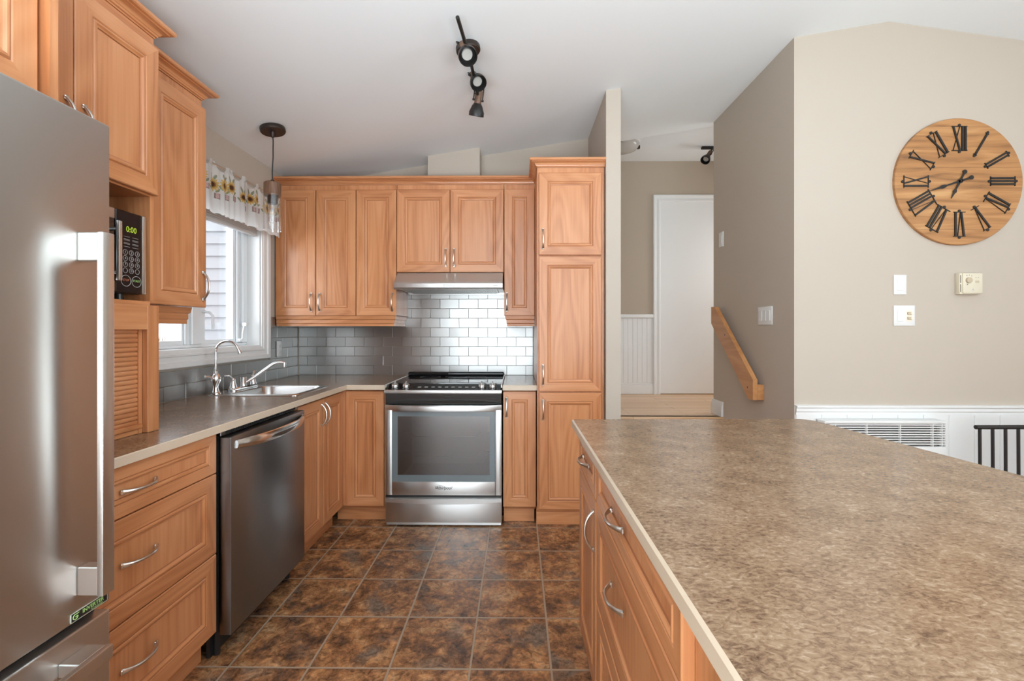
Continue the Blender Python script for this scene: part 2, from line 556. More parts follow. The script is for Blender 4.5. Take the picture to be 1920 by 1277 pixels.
# ------------------------------------------------------------------ mesh helper
class MB:
    def __init__(self):
        self.v = []
        self.f = []
        self.m = []
        self.mats = []

    def mi(self, mat):
        if mat not in self.mats:
            self.mats.append(mat)
        return self.mats.index(mat)

    def add(self, verts, faces, mat, M=None):
        o = len(self.v)
        k = self.mi(mat)
        for p in verts:
            p = Vector(p)
            self.v.append(tuple(M @ p) if M is not None else tuple(p))
        for f in faces:
            self.f.append([i + o for i in f])
            self.m.append(k)
        return self

    def bm(self, bm, mat, M=None):
        bm.verts.index_update()
        self.add([v.co.copy() for v in bm.verts], [[v.index for v in f.verts] for f in bm.faces], mat, M)
        bm.free()
        return self

    def box(self, x0, x1, y0, y1, z0, z1, mat, bev=0.0, seg=1, M=None):
        if x1 < x0: x0, x1 = x1, x0
        if y1 < y0: y0, y1 = y1, y0
        if z1 < z0: z0, z1 = z1, z0
        bm = bmesh.new()
        bmesh.ops.create_cube(bm, size=1.0)
        for v in bm.verts:
            v.co = Vector(((x0 + x1) / 2 + v.co.x * (x1 - x0), (y0 + y1) / 2 + v.co.y * (y1 - y0), (z0 + z1) / 2 + v.co.z * (z1 - z0)))
        if bev > 0:
            bmesh.ops.bevel(bm, geom=bm.edges[:], offset=bev, segments=seg, profile=0.5, affect='EDGES')
        return self.bm(bm, mat, M)

    def prism(self, poly, a, b, axis, mat, M=None):
        """poly = 2D points; extruded along axis from a to b. axis z: (x,y); x: (y,z); y: (x,z)"""
        n = len(poly)

        def P(p, t):
            return {'z': (p[0], p[1], t), 'x': (t, p[0], p[1]), 'y': (p[0], t, p[1])}[axis]
        vs = [P(p, a) for p in poly] + [P(p, b) for p in poly]
        fs = [[i, (i + 1) % n, n + (i + 1) % n, n + i] for i in range(n)]
        fs.append(list(range(n))[::-1])
        fs.append(list(range(n, 2 * n)))
        return self.add(vs, fs, mat, M)

    def loops(self, rings, mat, closed=True, cap0=False, cap1=False, M=None):
        n = len(rings[0])
        vs = [p for r in rings for p in r]
        fs = []
        for k in range(len(rings) - 1):
            for i in range(n if closed else n - 1):
                j = (i + 1) % n
                fs.append([k * n + i, k * n + j, (k + 1) * n + j, (k + 1) * n + i])
        if cap0:
            fs.append(list(range(n))[::-1])
        if cap1:
            fs.append([(len(rings) - 1) * n + i for i in range(n)])
        return self.add(vs, fs, mat, M)

    def lathe(self, prof, mat, seg=24, M=None, cap0=False, cap1=False):
        rings = [[(r * cos(2 * pi * i / seg), r * sin(2 * pi * i / seg), z) for i in range(seg)] for r, z in prof]
        return self.loops(rings, mat, True, cap0, cap1, M)

    def cyl(self, p, q, r, mat, seg=16, r2=None):
        p, q = Vector(p), Vector(q)
        d = q - p
        M = Matrix.Translation(p) @ d.to_track_quat('Z', 'Y').to_matrix().to_4x4()
        return self.lathe([(r, 0), (r2 if r2 is not None else r, d.length)], mat, seg, M, True, True)

    def tube(self, pts, rad, mat, seg=10, flat=None):
        """swept tube along pts; rad = number or list; flat = scale for second axis"""
        pts = [Vector(p) for p in pts]
        n = len(pts)
        rings = []
        up = Vector((0.123, 0.3, 0.95)).normalized()
        prev = None
        for i, p in enumerate(pts):
            t = (pts[min(i + 1, n - 1)] - pts[max(i - 1, 0)]).normalized()
            if prev is None:
                a = t.cross(up).normalized()
            else:
                a = (prev - t * prev.dot(t)).normalized()
            prev = a
            b_ = t.cross(a)
            r = rad[i] if isinstance(rad, (list, tuple)) else rad
            ra, rb = (r if not isinstance(r, tuple) else r[0]), (r if not isinstance(r, tuple) else r[1])
            rings.append([tuple(p + a * ra * cos(2 * pi * k / seg) + b_ * rb * sin(2 * pi * k / seg)) for k in range(seg)])
        return self.loops(rings, mat, True, True, True)

    def sweep(self, path, prof, mat, closed=False, M=None, scales=None):
        """path: list of (x,y) ; prof: list of (out,z) closed polygon; out is to the RIGHT of the path direction; mitred"""
        n = len(path)
        rings = []
        for i in range(n):
            p = Vector(path[i])
            d0 = (p - Vector(path[i - 1])).normalized() if (i > 0 or closed) else None
            d1 = (Vector(path[(i + 1) % n]) - p).normalized() if (i < n - 1 or closed) else None
            if d0 is None: d0 = d1
            if d1 is None: d1 = d0
            n0 = Vector((d0.y, -d0.x))
            n1 = Vector((d1.y, -d1.x))
            k0 = scales[i - 1] if scales else 1.0
            k1 = scales[i] if scales else 1.0
            if abs(n0.dot(n1)) < 0.01:
                nn = n0 * k0 + n1 * k1
            else:
                nn = (n0 + n1) / (n0 + n1).dot(n0)
            rings.append([(p.x + nn.x * o, p.y + nn.y * o, z) for o, z in prof])
        if closed:
            rings.append(rings[0])
        return self.loops(rings, mat, True, not closed, not closed, M)

    def build(self, name, parent=None, loc=(0, 0, 0), rot=(0, 0, 0), smooth=True, angle=32):
        me = bpy.data.meshes.new(name)
        me.from_pydata(self.v, [], self.f)
        for mt in self.mats:
            me.materials.append(mt)
        me.polygons.foreach_set('material_index', self.m)
        bm = bmesh.new()
        bm.from_mesh(me)
        bmesh.ops.recalc_face_normals(bm, faces=bm.faces[:])
        bm.to_mesh(me)
        bm.free()
        if smooth:
            me.polygons.foreach_set('use_smooth', [True] * len(me.polygons))
            me.set_sharp_from_angle(angle=R(angle))
        me.update()
        o = bpy.data.objects.new(name, me)
        o.location = loc
        o.rotation_euler = rot
        COL.objects.link(o)
        if parent is not None:
            o.parent = parent
        return o


def tag(o, label, cat, group=None):
    o['label'] = label
    o['category'] = cat
    if group:
        o['group'] = group
    return o


def thing(name, label, cat, loc=(0, 0, 0), rz=0.0, group=None):
    o = bpy.data.objects.new(name, None)
    o.empty_display_size = 0.1
    COL.objects.link(o)
    o.location = loc
    o.rotation_euler = (0, 0, rz)
    return tag(o, label, cat, group)


def struct(name, mb, **k):
    o = mb.build(name, **k)
    if o.parent is None:
        o['kind'] = 'structure'
    return o


def text(name, body, size, mat, parent, loc, rot, extrude=0.0003, align='CENTER', shear=0.0, bold=0.0, xs=1.0):
    c = bpy.data.curves.new(name, 'FONT')
    c.body = body
    c.size = size
    c.align_x = align
    c.align_y = 'CENTER'
    c.extrude = extrude
    c.shear = shear
    c.offset = bold
    c.materials.append(mat)
    o = bpy.data.objects.new(name, c)
    o.location = loc
    o.rotation_euler = rot
    o.scale = (xs, 1, 1)
    me = bpy.data.meshes.new_from_object(o)
    me.name = name
    m = bpy.data.objects.new(name, me)
    m.location, m.rotation_euler, m.scale = loc, rot, (xs, 1, 1)
    bpy.data.objects.remove(o)
    if not me.materials:
        me.materials.append(mat)
    COL.objects.link(m)
    m.parent = parent
    return m


# ------------------------------------------------------------------ the room
CA, CB = 2.712, 0.160                       # sloped ceiling: z = CA + CB * x up to the ridge


def ceil_z(x):
    return CA + CB * x if x <= 2.145 else CA + CB * 2.145 - 0.15 * (x - 2.145)


XL, YB = -1.765, 3.625
YW = 2.643                                   # wall with the clock
XS = 1.602                                   # stair-side wall
HF, HC = 0.598, 3.05                         # hall floor, hall ceiling
YH = 4.79

mb = MB()
mb.box(-1.95, 5.1, -3.1, 3.62, -0.1, 0, SLATE)
mb.box(-1.95, 0.6, 3.62, 3.85, -0.1, 0, SLATE)
struct('floor', mb)

mb = MB()
prof = [(-1.95, ceil_z(-1.95)), (2.145, ceil_z(2.145)), (5.1, ceil_z(5.1)), (5.1, ceil_z(5.1) + 0.12), (2.145, ceil_z(2.145) + 0.12), (-1.95, ceil_z(-1.95) + 0.12)]
mb.prism(prof, -3.1, 3.80, 'y', CEIL)
struct('ceiling', mb)

# left wall with the kitchen window opening
WY0, WY1, WZ0, WZ1 = 2.10, 3.096, 1.159, 2.13
mb = MB()
zt = ceil_z(-1.765) + 0.02
mb.box(-1.95, XL, -3.1, WY0, 0, zt, PAINT)
mb.box(-1.95, XL, WY1, 3.85, 0, zt, PAINT)
mb.box(-1.95, XL, WY0, WY1, 0, WZ0, PAINT)
mb.box(-1.95, XL, WY0, WY1, WZ1, zt, PAINT)
struct('wall_left', mb)

mb = MB()
mb.prism([(XL, 0), (0.566, 0), (0.566, ceil_z(0.566) + 0.02), (XL, ceil_z(XL) + 0.02)], YB, 3.85, 'y', PAINT)
mb.prism([(-0.684, 2.2), (-0.287, 2.2), (-0.287, ceil_z(-0.287) + 0.01), (-0.684, ceil_z(-0.684) + 0.01)], 3.455, YB, 'y', PAINT)
struct('wall_back', mb)

mb = MB()
mb.prism([(0.566, 0), (0.66, 0), (0.66, ceil_z(0.66) + 0.02), (0.566, ceil_z(0.566) + 0.02)], 2.90, 3.80, 'y', PAINT)
mb.box(0.566, 0.66, 3.80, YH, 0, HC, PAINT)
struct('wall_partition', mb)

mb = MB()
pr = [(XS, 0), (5.1, 0), (5.1, ceil_z(5.1) + 0.02), (2.145, ceil_z(2.145) + 0.02), (XS, ceil_z(XS) + 0.02)]
mb.prism(pr, YW, 3.72, 'y', PAINT)
struct('wall_right_side', mb)

# rear wall with a wide patio door opening behind the camera, plain wall on the right
mb = MB()
zr = 3.2
for (x0, x1, z0, z1) in [(-1.95, -1.75, 0, zr), (2.35, 5.1, 0, zr), (-1.75, 2.35, 2.38, zr)]:
    mb.box(x0, x1, -3.25, -3.1, z0, z1, PAINT)
struct('wall_rear', mb)
mb = MB()
for (y0, y1, z0, z1) in [(-3.25, 2.64, 0, zr)]:
    mb.box(5.1, 5.25, y0, y1, z0, z1, PAINT)
struct('wall_right', mb)

# hallway up the stairs
mb = MB()
mb.box(0.66, 3.3, 3.555, YH + 0.1, HF - 0.12, HF, HALLFLOOR)
mb.box(0.66, XS, 3.53, 3.60, HF - 0.035, HF, HALLFLOOR, 0.008, 2)
struct('floor_hall', mb)
mb = MB()
mb.box(0.566, 3.4, 3.80, YH + 0.1, HC, HC + 0.1, CEIL)
mb.prism([(0.5, ceil_z(0.5) + 0.05), (2.0, ceil_z(2.0) + 0.05), (3.4, HC + 0.05), (3.4, HC + 0.1), (0.5, HC + 0.1)], 3.77, 3.799, 'y', CEIL)
o = struct('ceiling_hall', mb)
mb = MB()
mb.box(0.5, 3.4, YH, YH + 0.1, 0.4, HC, PAINT_SHADED)
struct('wall_hall_back', mb)
mb = MB()
mb.box(3.3, 3.4, 3.72, YH, 0.4, HC, PAINT_SHADED)
struct('wall_hall_right', mb)
mb = MB()
mb.box(0.66, XS, 3.05, 3.30, 0.0, 0.2, WX)
mb.box(0.66, XS, 3.30, 3.55, 0.0, 0.4, WX)
struct('stairs', mb)

# hall wainscot, chair rail, baseboard
mb = MB()
x = 0.662
while x < 1.425:
    mb.box(x + 0.0008, min(x + 0.05, 1.427) - 0.0008, YH - 0.008, YH, HF + 0.12, 1.40, WHITE, 0.0015)
    x += 0.05
mb.box(0.662, 1.427, YH - 0.003, YH, HF, 1.41, WHITE)
struct('wall_wainscot_hall', mb)
mb = MB()
mb.box(0.662, 1.427, YH - 0.025, YH, 1.40, 1.438, WHITE, 0.006, 2)
struct('trim_1', mb)
mb = MB()
mb.box(0.662, 1.427, YH - 0.016, YH, HF, HF + 0.10, WHITE, 0.004)
mb.box(0.662, 1.427, YH - 0.011, YH, HF + 0.10, HF + 0.12, WHITE, 0.003)
struct('baseboard_hall', mb)
# short baseboard piece at the end of the stair-side wall
mb = MB()
mb.sweep([(XS, 3.545), (XS, 3.735)], [(0, HF), (0, HF + 0.115), (-0.006, HF + 0.115), (-0.010, HF + 0.095), (-0.014, HF + 0.085), (-0.016, HF + 0.06), (-0.018, HF)], WHITE)
struct('baseboard_stair', mb)

# hall door with casing
d = thing('door_1', 'plain white slab door at the end of the hallway', 'door', (1.493, YH, HF))
d['kind'] = 'structure'
mb = MB()
mb.box(0, 0.76, -0.008, 0.0, 0.008, 2.03, WHITE, 0.002)
mb.build('slab', d)
mb = MB()
cas = [(-0.010, 0.0), (-0.010, 0.010), (-0.004, 0.018), (0.012, 0.018), (0.020, 0.013), (0.036, 0.014), (0.044, 0.022), (0.060, 0.022), (0.066, 0.016), (0.066, 0.0)]
mb.sweep([(0, 0), (0, 2.03), (0.76, 2.03), (0.76, 0)], [(-o_, z) for o_, z in cas], WHITE, M=Matrix.Rotation(R(90), 4, 'X'))
mb.box(0, 0.76, -0.007, 0.0, 2.03, 2.05, WHITE)
mb.build('casing', d)
mb = MB()
mb.lathe([(0.026, 0), (0.026, 0.006), (0.010, 0.010), (0.010, 0.03), (0.026, 0.038), (0.028, 0.05), (0.018, 0.06), (0.0, 0.062)], NICKEL, 20, Matrix.Translation((0.70, -0.008, 1.0)) @ Matrix.Rotation(R(90), 4, 'X'))
mb.build('knob', d)

# wainscot under the clock
mb = MB()
x = XS + 0.006
mb.box(XS + 0.004, 5.09, YW - 0.004, YW, 0, 0.80, WHITE)
while x < 4.0:
    mb.box(x + 0.0007, x + 0.1445, YW - 0.010, YW - 0.002, 0.0, 0.79, WHITE, 0.0018)
    x += 0.1452
struct('wall_wainscot', mb)
mb = MB()
mb.sweep([(XS - 0.002 + 0.006, YW), (5.09, YW)], [(0, 0.79), (0.012, 0.785), (0.012, 0.800), (0.017, 0.806), (0.017, 0.822), (0.024, 0.830), (0.024, 0.838), (0, 0.842)], WHITE)
struct('trim_2', mb)

# ------------------------------------------------------------------ kitchen window
win = bpy.data.objects.new('window_1', None)
COL.objects.link(win)
win.location = (XL, WY0, WZ0)
win['kind'] = 'structure'
win['label'] = 'white casement window over the sink'
wl = WY1 - WY0
wh = WZ1 - WZ0
mb = MB()                                     # reveal lining
t = 0.012
mb.box(-0.15, -0.001, 0, t, 0, wh, WHITE)
mb.box(-0.15, -0.001, wl - t, wl, 0, wh, WHITE)
mb.box(-0.15, 0.004, 0, wl, 0, t, WHITE)
mb.box(-0.15, -0.001, 0, wl, wh - t, wh, WHITE)
mb.build('lining', win)
mb = MB()                                     # casing around the opening
PM = Matrix(((0, 0, 1, 0), (1, 0, 0, 0), (0, 1, 0, 0), (0, 0, 0, 1)))
cas = [(-0.003, 0.0005), (-0.003, 0.012), (0.010, 0.013), (0.014, 0.017), (0.024, 0.017), (0.028, 0.013), (0.056, 0.013), (0.062, 0.021), (0.090, 0.021), (0.096, 0.015), (0.096, 0.0005)]
mb.sweep([(0, 0), (wl, 0), (wl, wh), (0, wh)], cas, WHITE, True, PM, [0.88, 1.0, 0.88, 0.31])
mb.build('casing', win)
mb = MB()                                     # vinyl frame: outer frame, centre post and sash frames
XF = -0.150
g0a, g0b, g1a, g1b = 0.14, 2.502 - WY0, 2.692 - WY0, 2.959 - WY0
gz0, gz1 = 1.215 - WZ0, wh - 0.07
fr = [(0, g0a, 0, wh), (g0b, g1a, 0, wh), (g1b, wl, 0, wh), (g0a, g0b, 0, gz0), (g1a, g1b, 0, gz0), (g0a, g0b, gz1, wh), (g1a, g1b, gz1, wh)]
for (y0, y1, z0, z1) in fr:
    mb.box(XF, XF + 0.045, y0, y1, z0, z1, VINYL)
mb.box(XF + 0.0455, XF + 0.062, g0b + 0.06, g1a - 0.05, 0.031, wh - 0.013, VINYL, 0.004)
mb.box(XF + 0.0455, XF + 0.058, g1b + 0.022, g1b + 0.045, 0.031, wh - 0.013, VINYL, 0.004)
mb.box(XF + 0.0455, XF + 0.066, g1b + 0.075, wl - 0.0125, 0.031, wh - 0.013, VINYL, 0.004)
mb.box(XF + 0.0455, XF + 0.056, g0b + 0.012, g0b + 0.032, 0.031, wh - 0.013, VINYL, 0.004)
mb.box(XF + 0.0455, XF + 0.062, 0.0125, wl - 0.0125, 0.0125, 0.030, VINYL, 0.004)
mb.build('sash_frame', win)
for (a, b_) in ((g0a, g0b), (g1a, g1b)):
    mb = MB()
    mb.box(XF + 0.012, XF + 0.016, a - 0.006, b_ + 0.006, gz0 - 0.006, gz1 + 0.006, PANE)
    mb.build('pane', win)
mb = MB()                                     # crank handle and lock lever
mb.box(XF + 0.045, XF + 0.075, g1b + 0.025, g1b + 0.065, 0.035, 0.06, VINYL, 0.006, 2)
mb.tube([(XF + 0.07, g1b + 0.045, 0.05), (XF + 0.09, g1b + 0.03, 0.06), (XF + 0.095, g1b + 0.025, 0.10), (XF + 0.10, g1b + 0.035, 0.15)], 0.006, VINYL, 8)
mb.box(XF + 0.085, XF + 0.115, g1b + 0.03, g1b + 0.058, 0.14, 0.165, VINYL, 0.006, 2)
mb.build('crank_handle', win)
mb = MB()
mb.tube([(XF + 0.05, g1a - 0.03, 0.225), (XF + 0.085, g1a - 0.02, 0.22), (XF + 0.095, g1a - 0.005, 0.20), (XF + 0.095, g1a - 0.003, 0.12)], (0.008), VINYL, 8)
mb.build('lock_lever', win)

# ------------------------------------------------------------------ outside the window
mb = MB()
mb.box(-60, -1.98, -20, 60, -0.6, -0.45, SNOW)
o = mb.build('snow_ground')
o['kind'] = 'structure'
mb = MB()
z = -0.44
while z < 3.6:
    mb.prism([(4.20, z), (4.181, z), (4.187, z + 0.012), (4.198, z + 0.1145), (4.20, z + 0.1145)], -3.05, -1.99, 'x', SIDING)
    z += 0.1145
mb.box(-3.05, -1.99, 4.20, 4.30, -0.45, 3.7, SIDING)
o = mb.build('wall_exterior')
o['kind'] = 'structure'
rnd = random.Random(3)
mb = MB()
for i in range(420):
    bx = rnd.uniform(-34, -18)
    by = rnd.uniform(22, 38)
    h = rnd.uniform(0.35, 1.15) * (1 + 0.3 * sin(bx))
    p = Vector((bx, by, -0.45))
    for k in range(3):
        q = p + Vector((rnd.uniform(-0.7, 0.7), rnd.uniform(-0.3, 0.3), h))
        mb.tube([p, p.lerp(q, 0.5) + Vector((rnd.uniform(-.2, .2), 0, 0.1)), q], [0.035, 0.025, 0.012], TWIG, 4)
o = mb.build('shrub_thicket')
tag(o, 'brown bare shrubs on the snow seen through the lower window pane', 'shrubs')
o['kind'] = 'stuff'

# ------------------------------------------------------------------ cabinet parts


def door_mb(w, h, t=0.02, fw=0.058, mats=None):
    """panel door: x 0..w, z 0..h, front at y=0 facing -y"""
    V_, H_ = (mats or (WZ, WX))
    mb = MB()
    fw = min(fw, 0.30 * w, 0.30 * h)
    st = [(0.0, t), (0.0, 0.003), (0.003, 0.0), (fw - 0.004, 0.0), (fw - 0.001, 0.0022), (fw + 0.001, 0.0022), (fw + 0.004, -0.0012), (fw + 0.009, -0.0012),
          (fw + 0.014, 0.0035), (fw + 0.018, 0.0045), (fw + 0.020, 0.0080), (fw + 0.0215, 0.0080)]
    if min(w, h) < 0.17:
        k = 0.75
        st = [(a if a < 0.004 else fw * 0.9 + (a - fw) * k, y) for a, y in st]
    rings = []
    for a, y in st:
        rings.append([(a, y, a), (w - a, y, a), (w - a, y, h - a), (a, y, h - a)])
    for k in range(len(rings) - 1):
        for i in range(4):
            j = (i + 1) % 4
            mb.add([rings[k][i], rings[k][j], rings[k + 1][j], rings[k + 1][i]], [[0, 1, 2, 3]], GLAZE if k in (4, 9) else (H_ if i in (0, 2) else V_))
    mb.add(rings[-1], [[0, 1, 2, 3]], V_)
    mb.add(rings[0], [[0, 1, 2, 3]], V_)
    return mb


def weld(o, d=0.00005):
    me = o.data
    bm = bmesh.new()
    bm.from_mesh(me)
    bmesh.ops.remove_doubles(bm, verts=bm.verts[:], dist=d)
    bmesh.ops.recalc_face_normals(bm, faces=bm.faces[:])
    bm.to_mesh(me)
    bm.free()
    me.polygons.foreach_set('use_smooth', [False] * len(me.polygons))
    me.update()
    return o


def pull_mb(Lh=0.128, proj=0.028):
    """bow pull along z, centred on origin, on a face at y=0 facing -y"""
    mb = MB()
    n = 22
    pts, rad = [], []
    for i in range(n + 1):
        t_ = -1 + 2 * i / n
        pts.append((0, -proj * (1 - abs(t_) ** 2.4) - 0.001, t_ * Lh / 2))
        fl = abs(t_) ** 4
        rad.append((0.0046 + 0.0040 * fl, 0.0036 + 0.0010 * (1 - fl)))
    pts = [Vector(p) for p in pts]
    rings = []
    for i, p in enumerate(pts):
        tt = (pts[min(i + 1, n)] - pts[max(i - 1, 0)]).normalized()
        a = Vector((1, 0, 0))
        b_ = tt.cross(a)
        rings.append([tuple(p + a * rad[i][0] * cos(2 * pi * k / 10) + b_ * rad[i][1] * sin(2 * pi * k / 10)) for k in range(10)])
    mb.loops(rings, NICKEL, True, True, True)
    mb.box(-0.007, 0.007, -0.006, 0.0005, -Lh / 2 - 0.004, -Lh / 2 + 0.010, NICKEL, 0.002)
    mb.box(-0.007, 0.007, -0.006, 0.0005, Lh / 2 - 0.010, Lh / 2 + 0.004, NICKEL, 0.002)
    return mb


PULL = None


def pull(parent, x, z, horiz=False, y=0.0):
    global PULL
    if PULL is None:
        PULL = pull_mb().build('handle')
        o = PULL
    else:
        o = PULL.copy()
        COL.objects.link(o)
    o.name = 'handle'
    o.parent = parent
    o.location = (x, y, z)
    o.rotation_euler = (0, R(90) if horiz else 0, 0)
    return o


def front(root, kind, x0, x1, z0, z1, handle=None, mats=None, y=0.0):
    o = weld(door_mb(x1 - x0, z1 - z0, mats=mats).build(kind, root, (x0, y, z0), smooth=False))
    if handle:
        hx, hz, hor = handle
        pull(o, hx - x0, hz - z0, hor)
    return o


BR = 0.0          # back run, facing the camera
LR = R(90)        # left run, facing right
IR = R(-90)       # island front, facing left

G = 0.0015
YF = 2.973        # base door faces on the back run
# --- base cabinets, back run
c = thing('base_cabinet', 'corner base cabinet with a plain door left of the stove', 'cabinet', (-1.135, YF, 0))
mb = MB(); mb.box(0.002, 0.262, 0.0205, 0.645, 0.115, 0.878, WZ); mb.box(-0.03, 0.004, 0.006, 0.03, 0.115, 0.878, WZ); mb.build('carcass', c)
front(c, 'door', 0.004, 0.256, 0.113, 0.872)
mb = MB(); mb.box(-0.075, 0.258, 0.067, 0.085, 0, 0.117, WX); mb.build('toe_kick', c)

c = thing('base_cabinet', 'narrow base cabinet between stove and tall pantry', 'cabinet', (-0.092, YF, 0))
mb = MB(); mb.box(0.002, 0.214, 0.0205, 0.645, 0.115, 0.878, WZ); mb.build('carcass', c)
front(c, 'door', -0.002, 0.214, 0.113, 0.872, (0.022, 0.765, False))
mb = MB()
mb.box(0.002, 0.205, 0.050, 0.066, 0, 0.085, WX, 0.001)
mb.prism([(0.0505, 0.083), (0.048, 0.088), (0.040, 0.094), (0.036, 0.112), (0.066, 0.112), (0.066, 0.083)], 0.002, 0.211, 'x', WX)
mb.build('toe_kick', c)

# --- pantry
YP = 2.922
c = thing('pantry_cabinet', 'tall pantry cabinet with three doors beside the partition wall', 'cabinet', (0.128, YP, 0))
mb = MB(); mb.box(0.0, 0.434, 0.0205, 0.695, 0.115, 2.327, WZ, 0.001); mb.build('carcass', c)
front(c, 'door', 0.011, 0.414, 1.757, 2.288, (0.038, 1.861, False))
front(c, 'door', 0.011, 0.414, 0.878, 1.748, (0.038, 0.985, False))
front(c, 'door', 0.011, 0.414, 0.117, 0.869, (0.038, 0.760, False))
mb = MB()
mb.box(-0.004, 0.434, 0.050, 0.066, 0, 0.085, WX, 0.001)
mb.prism([(0.0505, 0.083), (0.048, 0.088), (0.036, 0.096), (0.030, 0.114), (0.066, 0.114), (0.066, 0.083)], -0.004, 0.434, 'x', WX)
mb.build('toe_kick', c)

# --- upper cabinets on the back wall
YU = 3.262
UB, UT = 1.377, 2.288
c = thing('wall_cabinet', 'three-door wall cabinet left of the range hood by the window', 'cabinet', (-1.755, YU, 0))
mb = MB(); mb.box(0.002, 0.880, 0.0205, 0.358, UB + 0.003, 2.327, WZ, 0.001); mb.build('carcass', c)
front(c, 'door', 0.004, 0.292, UB, UT, (0.264, 1.475, False))
front(c, 'door', 0.298, 0.585, UB, UT, (0.326, 1.475, False))
front(c, 'door', 0.591, 0.880, UB, UT, (0.852, 1.475, False))
c = thing('wall_cabinet', 'short two-door wall cabinet above the range hood', 'cabinet', (-0.873, YU, 0))
mb = MB(); mb.box(0.002, 0.774, 0.0205, 0.358, 1.693, 2.327, WZ, 0.001); mb.build('carcass', c)
front(c, 'door', 0.003, 0.385, 1.690, UT, (0.357, 1.795, False))
front(c, 'door', 0.391, 0.774, 1.690, UT, (0.417, 1.795, False))
c = thing('wall_cabinet', 'narrow one-door wall cabinet between range hood and pantry', 'cabinet', (-0.097, YU, 0))
mb = MB(); mb.box(0.002, 0.223, 0.0205, 0.358, UB + 0.003, 2.327, WZ, 0.001); mb.build('carcass', c)
front(c, 'door', 0.003, 0.222, UB, UT, (0.022, 1.475, False))

# crown mouldings (profile: out to the right of the path)
CROWN = [(-0.02, 2.3365), (0.0, 2.3365), (0.0, 2.328), (0.003, 2.328), (0.003, 2.333), (0.008, 2.335), (0.010, 2.341), (0.013, 2.3425), (0.016, 2.3485), (0.021, 2.353), (0.029, 2.356), (0.033, 2.3565),
         (0.033, 2.3605), (0.044, 2.3605), (0.048, 2.3645), (0.048, 2.374), (0.044, 2.379), (-0.02, 2.379)]
mb = MB()
mb.sweep([(-1.763, YU + 0.02), (0.128, YU + 0.02), (0.128, YP + 0.02), (0.5655, YP + 0.02)], [(o_, z) for o_, z in CROWN], WX)
o = mb.build('crown_molding')
tag(o, 'wood crown molding along the back wall cabinets and around the pantry top', 'molding')

RAIL = [(-0.03, 1.305), (0.004, 1.302), (0.004, 1.318), (0.008, 1.324), (0.008, 1.346), (0.014, 1.352), (0.016, 1.364), (0.018, 1.376), (-0.03, 1.376)]
mb = MB()
mb.sweep([(-1.755, YU + 0.004), (-0.878, YU + 0.004), (-0.878, 3.615)], [(o_ - 0.022, z) for o_, z in RAIL], WX)
tag(mb.build('light_rail'), 'wood light rail below the three-door cabinet by the window', 'molding')
mb = MB()
mb.sweep([(-0.0935, 3.615), (-0.0935, YU + 0.004), (0.124, YU + 0.004)], [(o_ - 0.022, z) for o_, z in RAIL], WX)
tag(mb.build('light_rail'), 'short wood light rail below the narrow cabinet next to the pantry', 'molding')

# --- left run base cabinets (local x runs along +Y, faces +X)
c = thing('drawer_cabinet', 'three-drawer base cabinet between refrigerator and dishwasher', 'cabinet', (-1.155, 1.10, 0), LR)
mb = MB(); mb.box(0.0, 0.630, 0.0205, 0.60, 0.115, 0.883, WZ); mb.build('carcass', c)
LM = (WZ, WX)
front(c, 'drawer', 0.003, 0.628, 0.726, 0.878, (0.272, 0.800, True), LM)
front(c, 'drawer', 0.003, 0.628, 0.418, 0.722, (0.272, 0.585, True), LM)
front(c, 'drawer', 0.003, 0.628, 0.115, 0.414, (0.272, 0.275, True), LM)
mb = MB(); mb.box(0.0, 0.630, 0.062, 0.08, 0, 0.115, WX); mb.build('toe_kick', c)

c = thing('sink_cabinet', 'two-door base cabinet under the sink beside the dishwasher', 'cabinet', (-1.148, 2.356, 0), LR)
mb = MB()
mb.box(0.0, 0.016, 0.0205, 0.60, 0.115, 0.878, WZ); mb.box(0.604, 0.62, 0.0205, 0.60, 0.115, 0.878, WZ)
mb.box(0.016, 0.604, 0.0205, 0.60, 0.115, 0.131, WZ); mb.box(0.016, 0.604, 0.59, 0.60, 0.131, 0.70, WZ)
mb.box(0.016, 0.604, 0.0205, 0.04, 0.80, 0.878, WX)
mb.build('carcass', c)
front(c, 'door', 0.012, 0.316, 0.113, 0.868, (0.292, 0.775, False), LM)
front(c, 'door', 0.320, 0.612, 0.113, 0.868, (0.345, 0.775, False), LM)
mb = MB(); mb.box(0.0, 0.60, 0.064, 0.08, 0, 0.115, WX); mb.build('toe_kick', c)

# --- left run upper cabinets
c = thing('wall_cabinet', 'single-door wall cabinet between microwave and kitchen window', 'cabinet', (-1.43, 1.632, 0), LR)
mb = MB(); mb.box(0.002, 0.434, 0.0205, 0.333, UB + 0.003, 2.327, WZ, 0.001); mb.build('carcass', c)
front(c, 'door', 0.115, 0.436, UB, UT, (0.412, 1.475, False), LM)
mb = MB()
mb.sweep([(-1.45 + 0.0, 1.632), (-1.45, 2.066), (-1.762, 2.066)], [(o_, z) for o_, z in CROWN], WY)
tag(mb.build('crown_molding'), 'wood crown molding end above the cabinet nearest the kitchen window', 'molding')
mb = MB()
mb.sweep([(-1.434, 1.634), (-1.434, 2.064), (-1.754, 2.064)], [(o_ - 0.052, z) for o_, z in RAIL], WY)
tag(mb.build('light_rail'), 'wood light rail below the cabinet beside the kitchen window', 'molding')

